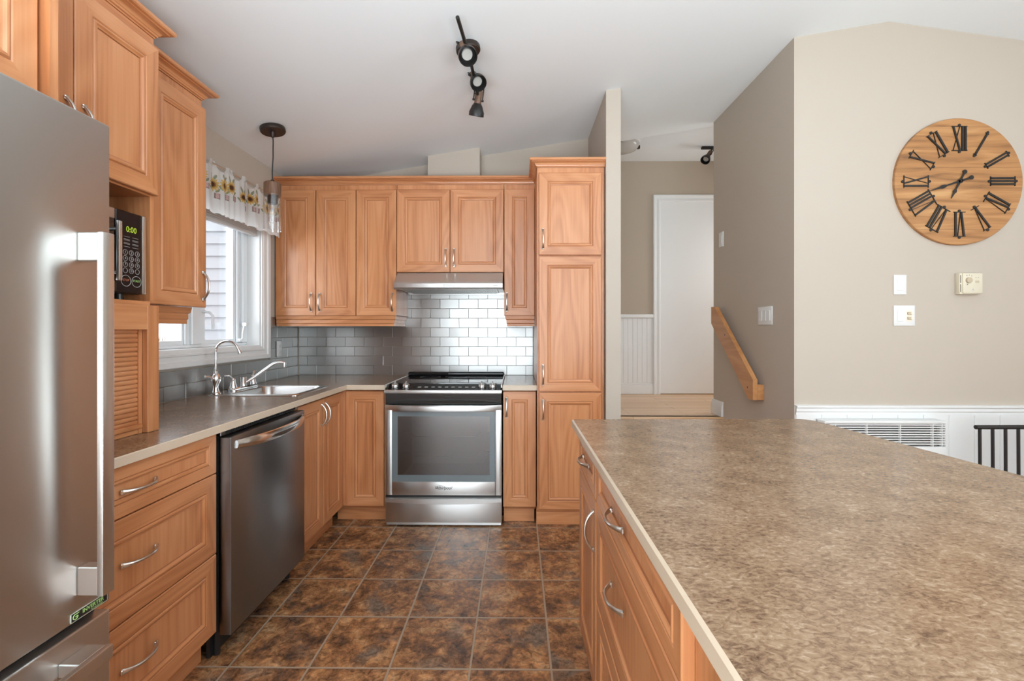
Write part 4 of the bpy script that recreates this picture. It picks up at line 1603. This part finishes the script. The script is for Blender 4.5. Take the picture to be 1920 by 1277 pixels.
for sy in (-1, 1):
    mb = MB()
    y = sy * 0.100
    mb.lathe([(0.024, 0.012), (0.020, 0.024), (0.014, 0.045), (0.012, 0.056), (0.014, 0.062), (0.010, 0.070), (0, 0.072)], CHROME, 20, Matrix.Translation((0, y, 0)))
    mb.tube([(0, y, 0.064), (-0.006, y + sy * 0.014, 0.078), (-0.010, y + sy * 0.032, 0.088), (-0.010, y + sy * 0.055, 0.090)], [0.006, 0.0065, 0.0075, 0.006], CHROME, 10)
    mb.build('lever_handle', c)

c = thing('filter_faucet', 'tall gooseneck chrome water filter faucet on the sink corner', 'faucet', (-1.672, 2.492, DZ))
mb = MB()
mb.lathe([(0.027, 0), (0.027, 0.005), (0.020, 0.010), (0.015, 0.025), (0.013, 0.04), (0.018, 0.055), (0.026, 0.072), (0.0275, 0.088), (0.022, 0.102), (0.012, 0.112), (0.010, 0.125), (0, 0.125)], CHROME, 24)
mb.build('body', c)
mb = MB()
pts = [(0, 0, 0.12), (0, 0, 0.16), (0, 0, 0.20), (0, 0, 0.232)]
for i in range(1, 17):
    a = R(180 - 160 * i / 16)
    pts.append((0.060 + 0.060 * cos(a), 0.010 * i / 16, 0.232 + 0.060 * sin(a)))
pts.append((0.126, 0.012, 0.232))
mb.tube(pts, 0.0068, CHROME, 12)
mb.cyl((0.1225, 0.011, 0.240), (0.128, 0.012, 0.222), 0.0085, CHROME, 14, 0.0110)
mb.build('gooseneck_spout', c)
mb = MB()
mb.tube([(0, -0.012, 0.088), (0.01, -0.045, 0.092), (0.008, -0.062, 0.100), (0.0, -0.085, 0.104)], [0.011, 0.008, 0.005, 0.006], CHROME, 12)
mb.build('lever_handle', c)

# ------------------------------------------------------------------ switches, outlet, thermostat
def plate(root, w, h, M):
    mb = MB()
    mb.box(-w / 2, w / 2, -0.006, 0.0, -h / 2, h / 2, WHITEPLASTIC, 0.002, 2)
    return mb.build('plate', root)


c = thing('wall_outlet', 'white wall outlet on the steel tiles beside the window', 'outlet', (XL + 0.0075, 3.322, 1.135), LR)
plate(c, 0.072, 0.116, None)
for z in (-0.024, 0.024):
    mb = MB()
    mb.box(-0.017, 0.017, -0.0078, -0.005, z - 0.014, z + 0.014, WHITEPLASTIC, 0.002, 2)
    mb.box(-0.008, -0.006, -0.0082, -0.0075, z - 0.004, z + 0.006, DARKINK)
    mb.box(0.006, 0.008, -0.0082, -0.0075, z - 0.004, z + 0.006, DARKINK)
    mb.build('socket', c)

c = thing('light_switch', 'single white rocker switch directly above the dimmer plate, below clock', 'switch', (2.205, YW, 1.535))
plate(c, 0.073, 0.114, None)
mb = MB(); mb.box(-0.0165, 0.0165, -0.0085, -0.005, -0.033, 0.033, WHITEPLASTIC, 0.0015); mb.build('rocker', c)
c = thing('dimmer_switch', 'double white switch plate with two beige dimmer sliders', 'switch', (2.229, YW, 1.357))
plate(c, 0.121, 0.117, None)
mb = MB(); mb.box(-0.041, -0.007, -0.0085, -0.005, -0.034, 0.034, WHITEPLASTIC, 0.0015); mb.build('rocker', c)
mb = MB(); mb.box(0.010, 0.043, -0.0072, -0.005, -0.034, 0.034, IVORY, 0.001)
for z in (0.013, -0.015):
    mb.box(0.014, 0.040, -0.016, -0.006, z - 0.0085, z + 0.0085, CREAMDARK, 0.004, 2)
    mb.box(0.028, 0.041, -0.019, -0.010, z - 0.0075, z + 0.0075, IVORY, 0.003, 2)
mb.build('dimmer', c)
c = thing('thermostat', 'cream wall thermostat with round dial right of the switches', 'thermostat', (2.580, YW, 1.539))
mb = MB()
mb.box(-0.060, 0.062, -0.030, 0, -0.060, 0.060, CREAM, 0.003, 2)
mb.box(-0.046, 0.064, -0.036, -0.028, -0.056, 0.058, CREAM, 0.002, 2)
mb.box(-0.0565, -0.053, -0.0306, -0.028, -0.048, -0.004, GAPBLACK)
mb.box(-0.0565, -0.053, -0.0306, -0.028, 0.004, 0.048, GAPBLACK)
mb.build('housing', c)
mb = MB(); mb.lathe([(0.017, 0), (0.016, 0.009), (0.0, 0.010)], CREAMDARK, 24, Matrix.Translation((-0.016, -0.036, 0.018)) @ Matrix.Rotation(R(90), 4, 'X')); mb.build('dial', c)
for (x, z, r_) in ((-0.025, 0.045, 0.0025), (-0.012, 0.047, 0.002), (0.002, 0.042, 0.0022), (0.026, 0.033, 0.0018), (0.040, 0.033, 0.0018), (-0.022, -0.006, 0.003)):
    mb = MB(); mb.cyl((x, -0.0358, z), (x, -0.0365, z), r_, DARKINK, 8); mb.build('marking', c)
mb = MB(); mb.box(0.022, 0.044, -0.0364, -0.0355, 0.004, 0.016, CREAMDARK); mb.build('slider', c)
mb = MB(); mb.cyl((0.010, -0.0358, -0.034), (0.010, -0.0366, -0.034), 0.0045, GREYINK, 12); mb.box(0.0, 0.020, -0.0364, -0.0355, -0.0445, -0.0425, GREYINK); mb.build('emblem', c)

c = thing('light_switch', 'single white switch on the hallway side wall, above the handrail', 'switch', (XS, 3.575, 1.982), R(-90))
plate(c, 0.072, 0.116, None)
mb = MB(); mb.box(-0.0165, 0.0165, -0.0085, -0.005, -0.033, 0.033, WHITEPLASTIC, 0.0015); mb.build('rocker', c)
c = thing('triple_switch', 'white triple switch plate on the side wall right of the handrail', 'switch', (XS, 2.945, 1.366), R(-90))
plate(c, 0.165, 0.117, None)
for k in (-1, 0, 1):
    mb = MB(); mb.box(-0.0165 + 0.046 * k, 0.0165 + 0.046 * k, -0.0095, -0.005, -0.033, 0.033, WHITEPLASTIC, 0.0015)
    mb.build('rocker', c)

# ------------------------------------------------------------------ handrail
c = thing('handrail', 'wooden stair handrail board on the side wall', 'handrail', (1.530, 2.963, 0.818))
poly = [(0.635, 0.637), (0.635, 0.508), (0.058, 0.0), (0.0, 0.0), (0.0, 0.132), (0.573, 0.635)]
mb = MB(); mb.prism(poly, 0.0, 0.030, 'x', OAK); mb.build('rail', c, smooth=False)
for (y0, z0_) in ((0.0, 0.0), (0.30, 0.27)):
    mb = MB(); mb.box(0.030, XS - 1.530 - 0.0005, y0, y0 + 0.05, z0_, z0_ + (0.10 if y0 == 0 else 0.06), OAK, 0.002); mb.build('bracket', c)
for (y, z) in ((0.07, 0.075), (0.40, 0.42)):
    mb = MB(); mb.cyl((-0.0008, y, z), (0.002, y, z), 0.007, WALNUT, 14); mb.build('screw_plug', c)

# ------------------------------------------------------------------ wall clock
CR = 0.363
c = thing('wall_clock', 'round wooden plank wall clock with black roman numerals', 'clock', (2.527, YW, 2.124))
mb = MB()
mb.lathe([(CR, 0.0), (CR, 0.016), (CR - 0.003, 0.019), (0.0, 0.019)], CLOCKWOOD, 96, Matrix.Rotation(R(90), 4, 'X'), True)
mb.build('face', c)
FY = -0.019


def stroke(mb, M, x0, y0, x1, y1, w):
    """bar in the clock plane (local x tangential, y radial)"""
    p, q = Vector((x0, y0)), Vector((x1, y1))
    d_ = (q - p).normalized()
    nrm = Vector((-d_.y, d_.x)) * w / 2
    poly = [p + nrm, q + nrm, q - nrm, p - nrm]
    vs = [M @ Vector((a.x, a.y, 0)) for a in poly] + [M @ Vector((a.x, a.y, 0.007 if w > 0.004 else 0.005)) for a in poly]
    mb.add(vs, [[0, 1, 2, 3], [4, 5, 6, 7], [0, 1, 5, 4], [1, 2, 6, 5], [2, 3, 7, 6], [3, 0, 4, 7]], BLACKMETAL)


NUM = ['XII', 'I', 'II', 'III', 'IV', 'V', 'VI', 'VII', 'VIII', 'IX', 'X', 'XI']
wid = {'I': 0.017, 'V': 0.046, 'X': 0.050}
for h, s in enumerate(NUM):
    ang = -2 * pi * h / 12
    base = Matrix.Rotation(R(90), 4, 'X')             # (x,y,z)->(x,-z,y): plane facing -Y
    M = Matrix.Translation((0, FY, 0)) @ base @ Matrix.Rotation(ang, 4, 'Z') @ Matrix.Translation((0, 0.245, 0))
    mb = MB()
    total = sum(wid[ch] for ch in s)
    x = -total / 2
    hh = 0.069
    for ch in s:
        w_ = wid[ch]
        xc = x + w_ / 2
        if ch == 'I':
            stroke(mb, M, xc, -hh, xc, hh, 0.0100)
        elif ch == 'V':
            stroke(mb, M, xc - w_ / 2 + 0.007, hh, xc, -hh, 0.0092)
            stroke(mb, M, xc + w_ / 2 - 0.004, hh, xc + 0.003, -hh, 0.0028)
        else:
            stroke(mb, M, xc - w_ / 2 + 0.006, hh, xc + w_ / 2 - 0.006, -hh, 0.0080)
            stroke(mb, M, xc + w_ / 2 - 0.006, hh, xc - w_ / 2 + 0.006, -hh, 0.0028)
        x += w_
    for y in (-hh, hh):
        stroke(mb, M, -total / 2 - 0.002, y, total / 2 + 0.002, y, 0.0036)
        sy = 1 if y > 0 else -1
        vs = [M @ Vector((0.0078 * cos(a), y + sy * 0.007 + 0.0078 * sin(a), zz)) for zz in (0, 0.004) for a in [2 * pi * i / 12 for i in range(12)]]
        mb.add(vs, [[i, (i + 1) % 12, 12 + (i + 1) % 12, 12 + i] for i in range(12)] + [list(range(12)), list(range(12, 24))], BLACKMETAL)
    mb.build('numeral', c, smooth=False)


def hand(name, ang, length, tail, lift):
    M = Matrix.Translation((0, FY - lift, 0)) @ Matrix.Rotation(R(90), 4, 'X') @ Matrix.Rotation(-ang, 4, 'Z')
    mb = MB()
    def plate2(poly):
        n = len(poly)
        vs = [M @ Vector((x, y, 0)) for x, y in poly] + [M @ Vector((x, y, 0.002)) for x, y in poly]
        mb.add(vs, [list(range(n)), list(range(n, 2 * n))] + [[i, (i + 1) % n, n + (i + 1) % n, n + i] for i in range(n)], BLACKMETAL)
    plate2([(-0.005, -tail), (0.005, -tail), (0.006, 0), (0.006, 0.02), (0.004, length * 0.45), (0.009, length * 0.52), (0.011, length * 0.60), (0.006, length * 0.68), (0.0012, length), (-0.0012, length),
            (-0.006, length * 0.68), (-0.011, length * 0.60), (-0.009, length * 0.52), (-0.004, length * 0.45), (-0.006, 0.02), (-0.006, 0)])
    plate2([(0.0125 * cos(2 * pi * i / 18), -tail - 0.010 + 0.0125 * sin(2 * pi * i / 18)) for i in range(18)])
    plate2([(0.013 * cos(2 * pi * i / 18), 0.013 * sin(2 * pi * i / 18)) for i in range(18)])
    return mb.build(name, c, smooth=False)


hand('hour_hand', R(207), 0.112, 0.050, 0.006)
hand('minute_hand', R(252), 0.180, 0.055, 0.009)
mb = MB(); mb.cyl((0, FY, 0), (0, FY - 0.014, 0), 0.005, BLACKMETAL, 14); mb.build('spindle', c)

# ------------------------------------------------------------------ convector heater + metal railing by the wainscot
c = thing('convector_heater', 'white wall convector heater with slotted grille under the chair rail', 'heater', (1.72, YW - 0.0105, 0.27))
mb = MB()
mb.box(0, 0.677, -0.075, 0, 0, 0.352, WHITEPLASTIC, 0.006, 2)
mb.box(0, 0.677, -0.012, 0, 0.34, 0.495, WHITEPLASTIC, 0.002)
mb.box(0, 0.677, -0.075, 0, 0.478, 0.495, WHITEPLASTIC, 0.006, 2)
mb.box(0.0, 0.008, -0.075, 0, 0.34, 0.485, WHITEPLASTIC, 0.002)
mb.box(0.669, 0.677, -0.075, 0, 0.34, 0.485, WHITEPLASTIC, 0.002)
mb.box(0.008, 0.669, -0.02, -0.010, 0.35, 0.48, GAPBLACK)
mb.build('body', c)
mb = MB()
for i in range(9):
    z = 0.362 + i * 0.0134
    mb.box(0.006, 0.671, -0.072, -0.056, z, z + 0.0062, WHITEPLASTIC, 0.001)
for x in (0.06, 0.235, 0.42, 0.60, 0.650):
    mb.box(x, x + 0.004, -0.0735, -0.058, 0.352, 0.480, WHITEPLASTIC)
mb.build('grille', c)

c = thing('metal_railing', 'black metal railing with thin bars in front of the white wainscot', 'railing', (2.475, YW - 0.165, 0))
mb = MB()
mb.tube([(0, 0, 0.749), (0.4, 0, 0.751), (0.95, 0, 0.751)], 0.0115, BLACKMETAL, 12)
mb.build('top_rail', c)
mb = MB()
mb.tube([(0, 0, 0.10), (0.95, 0, 0.10)], 0.0105, BLACKMETAL, 12)
mb.build('bottom_rail', c)
for k in range(14):
    mb = MB()
    x = 0.022 + k * 0.0685
    mb.cyl((x + 0.004, 0, 0.10), (x, 0, 0.749), 0.0075, BLACKMETAL, 10)
    mb.build('bar', c)
for x in (0.022, 0.92):
    mb = MB(); mb.cyl((x, 0, 0.0), (x, 0, 0.1), 0.010, BLACKMETAL, 10); mb.box(x - 0.02, x + 0.02, -0.12, 0.12, 0, 0.008, BLACKMETAL, 0.002); mb.build('foot', c)

# ------------------------------------------------------------------ ceiling lights
def spot_head(root, mouth, d, size=0.044, brass=None):
    d = Vector(d).normalized()
    Mx = Matrix.Translation(Vector(mouth)) @ (-d).to_track_quat('Z', 'Y').to_matrix().to_4x4()
    mb = MB()                                  # local z runs from the mouth back to the neck
    s = size / 0.044
    mb.lathe([(0.038 * s, 0.030), (0.0415 * s, 0.0), (0.0440 * s, 0.0), (0.0440 * s, 0.020 * s), (0.030 * s, 0.055 * s), (0.021 * s, 0.068 * s), (0.0, 0.068 * s)], BLACKMETAL, 28, Mx)
    sh = mb.build('spot_shade', root)
    mb = MB()
    mb.lathe([(0.0, 0.020), (0.024 * s, 0.020), (0.026 * s, 0.026), (0.030 * s, 0.030)], BULBFACE, 24, Mx)
    mb.lathe([(0.026 * s, 0.0245), (0.038 * s, 0.0285), (0.034 * s, 0.045)], BLACKMETAL, 24, Mx)
    mb.build('bulb', sh)
    mb = MB()
    mb.lathe([(0.0205 * s, 0.064 * s), (0.0205 * s, 0.132 * s), (0.017 * s, 0.138 * s), (0.0, 0.138 * s)], WALNUT, 24, Mx)
    mb.build('wood_neck', sh)
    mb = MB()
    q = Mx @ Vector((0.027 * s, 0, 0.085 * s)), Mx @ Vector((-0.027 * s, 0, 0.085 * s))
    a, b_ = Mx @ Vector((0.027 * s, 0, 0.158 * s)), Mx @ Vector((-0.027 * s, 0, 0.158 * s))
    mb.tube([q[0], a.lerp(q[0], 0.5), a], 0.0035, BLACKMETAL, 8)
    mb.tube([q[1], b_.lerp(q[1], 0.5), b_], 0.0035, BLACKMETAL, 8)
    mb.tube([a, a.lerp(b_, 0.5), b_], 0.0035, BLACKMETAL, 8)
    mb.cyl(Mx @ Vector((0.033 * s, 0, 0.085 * s)), Mx @ Vector((0.018 * s, 0, 0.085 * s)), 0.006, BLACKMETAL, 10)
    mb.cyl(Mx @ Vector((-0.033 * s, 0, 0.085 * s)), Mx @ Vector((-0.018 * s, 0, 0.085 * s)), 0.006, BLACKMETAL, 10)
    mb.build('bracket', sh)
    return a.lerp(b_, 0.5)


tilt = math.atan(CB)
c = thing('track_light', 'black ceiling track light with three spot heads above the kitchen aisle', 'track light', (0, 0, 0))
cp_ = Vector((-0.245, 2.235, ceil_z(-0.245)))
Mc = Matrix.Translation(cp_) @ Matrix.Rotation(-tilt, 4, 'Y')
mb = MB()
mb.lathe([(0.058, 0.001), (0.060, -0.004), (0.060, -0.022), (0.056, -0.027), (0.0, -0.027)], BRONZE, 36, Mc)
mb.build('canopy', c)
zb = ceil_z(-0.24) - 0.050
mb = MB()
mb.tube([(-0.258, 1.95, zb - 0.002), (-0.250, 2.06, zb), (-0.243, 2.16, zb)], [0.0085, 0.0085, 0.0085], BLACKMETAL, 12)
mb.tube([(-0.243, 2.14, zb), (-0.235, 2.26, zb + 0.002), (-0.232, 2.40, zb)], 0.0085, BLACKMETAL, 12)
mb.tube([(-0.232, 2.38, zb), (-0.228, 2.52, zb), (-0.226, 2.66, zb)], 0.0085, BLACKMETAL, 12)
mb.cyl((-0.230, 2.26, zb), (-0.226, 2.26, zb + 0.035), 0.014, BLACKMETAL, 14)
mb.build('bar', c)
for mouth, d in (((-0.226, 2.080, 2.530), (0.25, -0.58, -0.75)), ((-0.205, 2.410, 2.585), (0.35, -0.52, -0.75)), ((-0.241, 2.650, 2.525), (-0.16, 0.38, -0.91))):
    e = spot_head(c, mouth, d)
    mb = MB(); mb.cyl(e, (-0.24, e.y, zb), 0.005, BLACKMETAL, 8); mb.build('stem', c)

c = thing('hall_track_light', 'small black track spotlight on the hallway ceiling', 'track light', (0, 0, 0))
mb = MB()
mb.box(1.785, 2.45, 4.40, 4.435, HC - 0.022, HC, BLACKMETAL, 0.004); mb.build('track', c)
e = spot_head(c, (1.795, 4.36, 2.895), (-0.55, -0.35, -0.75))
mb = MB(); mb.cyl(e, (1.875, 4.415, HC - 0.015), 0.007, BLACKMETAL, 8); mb.build('stem', c)

c = thing('flush_ceiling_light', 'round white flush ceiling light in the hallway', 'ceiling light', (1.005, 4.32, HC))
mb = MB(); mb.lathe([(0.155, 0.0), (0.155, -0.014), (0.145, -0.018), (0.0, -0.018)], WHITEPLASTIC, 40); mb.build('base', c)
mb = MB(); mb.lathe([(0.150, -0.016), (0.146, -0.035), (0.125, -0.062), (0.080, -0.080), (0.0, -0.086)], plain('opal_glass', (0.50, 0.48, 0.45), 0.2), 40); mb.build('glass_shade', c)
for a in (10, 130, 250):
    mb = MB()
    mb.box(0.140, 0.168, -0.012, 0.012, -0.045, -0.012, BRONZE, 0.003, 1, Matrix.Rotation(R(a), 4, 'Z'))
    mb.build('clip', c)

# pendant over the sink
PX, PY = -1.46, 2.686
pz = ceil_z(PX)
c = thing('pendant_light', 'pendant lamp with walnut cap and clear glass cylinder over the sink', 'pendant lamp', (PX, PY, 0))
mb = MB()
mb.lathe([(0.068, 0.001), (0.070, -0.004), (0.070, -0.020), (0.066, -0.026), (0.0, -0.026)], BRONZE, 40, Matrix.Translation((0, 0, pz)) @ Matrix.Rotation(-tilt, 4, 'Y'))
for y in (-0.03, 0.03):
    mb.cyl((0.0, y, pz - 0.024), (0, y, pz - 0.034), 0.005, BLACKMETAL, 10)
mb.build('canopy', c)
mb = MB()
mb.tube([(0, 0, pz - 0.02), (0.004, 0, 2.40), (0.0035, 0, 2.30), (-0.001, 0, 2.22), (0, 0, 2.155)], 0.0035, BLACKPLASTIC, 8)
mb.lathe([(0.014, pz - 0.026), (0.009, pz - 0.055), (0.0, pz - 0.055)], BRONZE, 16)
mb.lathe([(0.012, 2.150), (0.010, 2.168), (0, 2.168)], BRONZE, 16)
mb.build('cord', c)
mb = MB()
mb.lathe([(0.0, 2.152), (0.042, 2.152), (0.047, 2.147), (0.047, 2.072), (0.0, 2.072)], WALNUT, 36)
mb.build('wood_cap', c)
mb = MB()
mb.lathe([(0.0465, 2.080), (0.0490, 2.078), (0.0490, 1.868), (0.0470, 1.865), (0.0455, 1.868), (0.0455, 2.080)], LAMPGLASS, 40)
mb.build('glass_shade', c)
mb = MB(); mb.lathe([(0.027, 2.074), (0.027, 2.030), (0.022, 2.024), (0, 2.024)], BLACKMETAL, 24); mb.build('socket', c)
mb = MB(); mb.lathe([(0.012, 2.028), (0.0155, 2.010), (0.0155, 1.925), (0.011, 1.914), (0.0, 1.910)], LAMPGLASS, 20); mb.build('bulb', c)

# ------------------------------------------------------------------ curtain valance and blind
c = thing('window_blind', 'grey cellular blind pulled up behind the sunflower valance', 'blind', (XL + 0.0, WY0, 1.913))
mb = MB()
bl = WY1 - WY0 - 0.014
mb.box(-0.045, -0.012, 0.014, bl - 0.001, 0.0, 0.016, BLINDM, 0.003)
mb.box(-0.040, -0.016, 0.014, bl - 0.001, 0.017, 0.024, BLINDM, 0.002)
mb.build('bottom_rail', c)
mb = MB()
for i in range(14):
    z = 0.025 + i * 0.0115
    mb.box(-0.044, -0.013, 0.016, bl - 0.003, z, z + 0.0108, BLINDM, 0.004)
mb.box(-0.046, -0.008, 0.014, bl - 0.001, 0.186, 0.203, BLINDM, 0.002)
mb.build('shade', c)

VY0, VY1 = 2.02, 3.19
VZ0, VZ1 = 1.925, 2.215
VX = XL + 0.075
c = thing('curtain_valance', 'white voile valance printed with yellow sunflowers on a rod above the window', 'curtain', (0, 0, 0))
mb = MB()
mb.cyl((VX, VY0 - 0.03, 2.200), (VX, VY1 + 0.01, 2.200), 0.006, NICKEL, 12)
for y in (VY0 + 0.05, VY1 - 0.0):
    mb.cyl((VX, y, 2.200), (XL + 0.0005, y, 2.200), 0.005, NICKEL, 10)
mb.build('rod', c)
rnd = random.Random(21)
NY, NZ = 420, 116
folds = [(rnd.uniform(0, 6.28), rnd.uniform(38, 62), rnd.uniform(0.006, 0.011)) for _ in range(2)]


def vx(y, zf):
    a = 0.5 + 0.5 * (1 - zf)
    return VX + 0.006 + a * sum(am * sin(fr_ * y + ph) for ph, fr_, am in folds) * 0.9 + 0.003 * sin(130 * y)


verts, cols = [], []
CREAMV = (0.90, 0.89, 0.87)
flowers = []
k = 0
y = VY0 + 0.05
while y < VY1:
    flowers.append((y, 2.100 + 0.016 * sin(k * 2.1), 0.038 + 0.004 * sin(k * 1.3)))
    y += (0.068, 0.105, 0.085)[k % 3]
    k += 1


def print_col(y, z):
    for (fy, fz, fr_) in flowers:
        dy, dz = y - fy, z - fz
        d_ = sqrt(dy * dy + dz * dz)
        a = math.atan2(dz, dy)
        rr = fr_ * (0.86 + 0.16 * cos(13 * a))
        if d_ < fr_ * 0.30:
            return (0.10, 0.04, 0.02)
        if d_ < fr_ * 0.44:
            return (0.30, 0.13, 0.04)
        if d_ < rr:
            return (0.80, 0.56, 0.20) if d_ > fr_ * 0.62 else (0.70, 0.42, 0.12)
    for (fy, fz, fr_) in flowers:
        dy, dz = y - fy, z - fz
        for (ly, lz, sl) in ((0.030, -0.028, 0.8), (-0.034, -0.022, -0.6), (0.012, 0.040, 2.0), (-0.012, 0.044, -2.2)):
            u, v = dy - ly, dz - lz
            ca = 1 / sqrt(1 + sl * sl)
            p, q = (u + sl * v) * ca, (-sl * u + v) * ca
            if (p / 0.019) ** 2 + (q / 0.0065) ** 2 < 1:
                return (0.33, 0.37, 0.25)
        # little house-like boxes below the blooms
        if abs(dy - 0.028) < 0.017 and -0.075 < dz < -0.043:
            if abs(abs(dy - 0.028) - 0.014) < 0.003 or dz < -0.071:
                return (0.30, 0.20, 0.18)
            return (0.66, 0.42, 0.40) if (int((dz + 1) * 220) + int((dy + 1) * 220)) % 3 else (0.78, 0.66, 0.62)
    return None


faces = []
sel = {}
for j in range(NZ + 1):
    for i in range(NY + 1):
        y = VY0 + (VY1 - VY0) * i / NY
        zf = j / NZ
        bot = VZ0 + 0.007 * abs(sin(y * 70))
        # scalloped top edge with tabs over the rod
        ph = (y - VY0) % 0.145
        top = VZ1 if ph < 0.055 else VZ1 - 0.045 * sqrt(max(0.0, 1 - ((ph - 0.100) / 0.045) ** 2))
        z = bot + (top - bot) * zf
        verts.append((vx(y, zf) + (0.004 if z > 2.19 else 0), y, z))
        pc = print_col(y, z)
        if pc is None:
            g = 1.0
            if z < 2.06 and (int(y * 240) + int(z * 240)) % 2 == 0:
                g = 0.94
            pc = tuple(q * g for q in CREAMV)
        cols.append(pc)
for j in range(NZ):
    for i in range(NY):
        a = j * (NY + 1) + i
        faces.append([a, a + 1, a + NY + 2, a + NY + 1])
me = bpy.data.meshes.new('fabric')
me.from_pydata(verts, [], faces)
me.materials.append(VOILE)
ca_ = me.color_attributes.new('print', 'FLOAT_COLOR', 'POINT')
ca_.data.foreach_set('color', [q for cl in cols for q in (*cl, 1.0)])
me.polygons.foreach_set('use_smooth', [True] * len(me.polygons))
fo = bpy.data.objects.new('fabric', me)
COL.objects.link(fo)
fo.parent = c

# repeats of a kind share a group
GROUPS = {'wall_cabinet': 'wood wall cabinets', 'base_cabinet': 'wood base cabinets on the back wall', 'island_cabinet': 'island cabinets',
          'crown_molding': 'crown moldings on the cabinets', 'light_rail': 'light rails under the wall cabinets', 'light_switch': 'single light switches',
          'tile_backsplash': 'steel tile backsplashes', 'countertop': 'wall-side countertops'}
for o in list(COL.objects):
    k = o.name.split('.')[0]
    if o.parent is None and k in GROUPS:
        o['group'] = GROUPS[k]
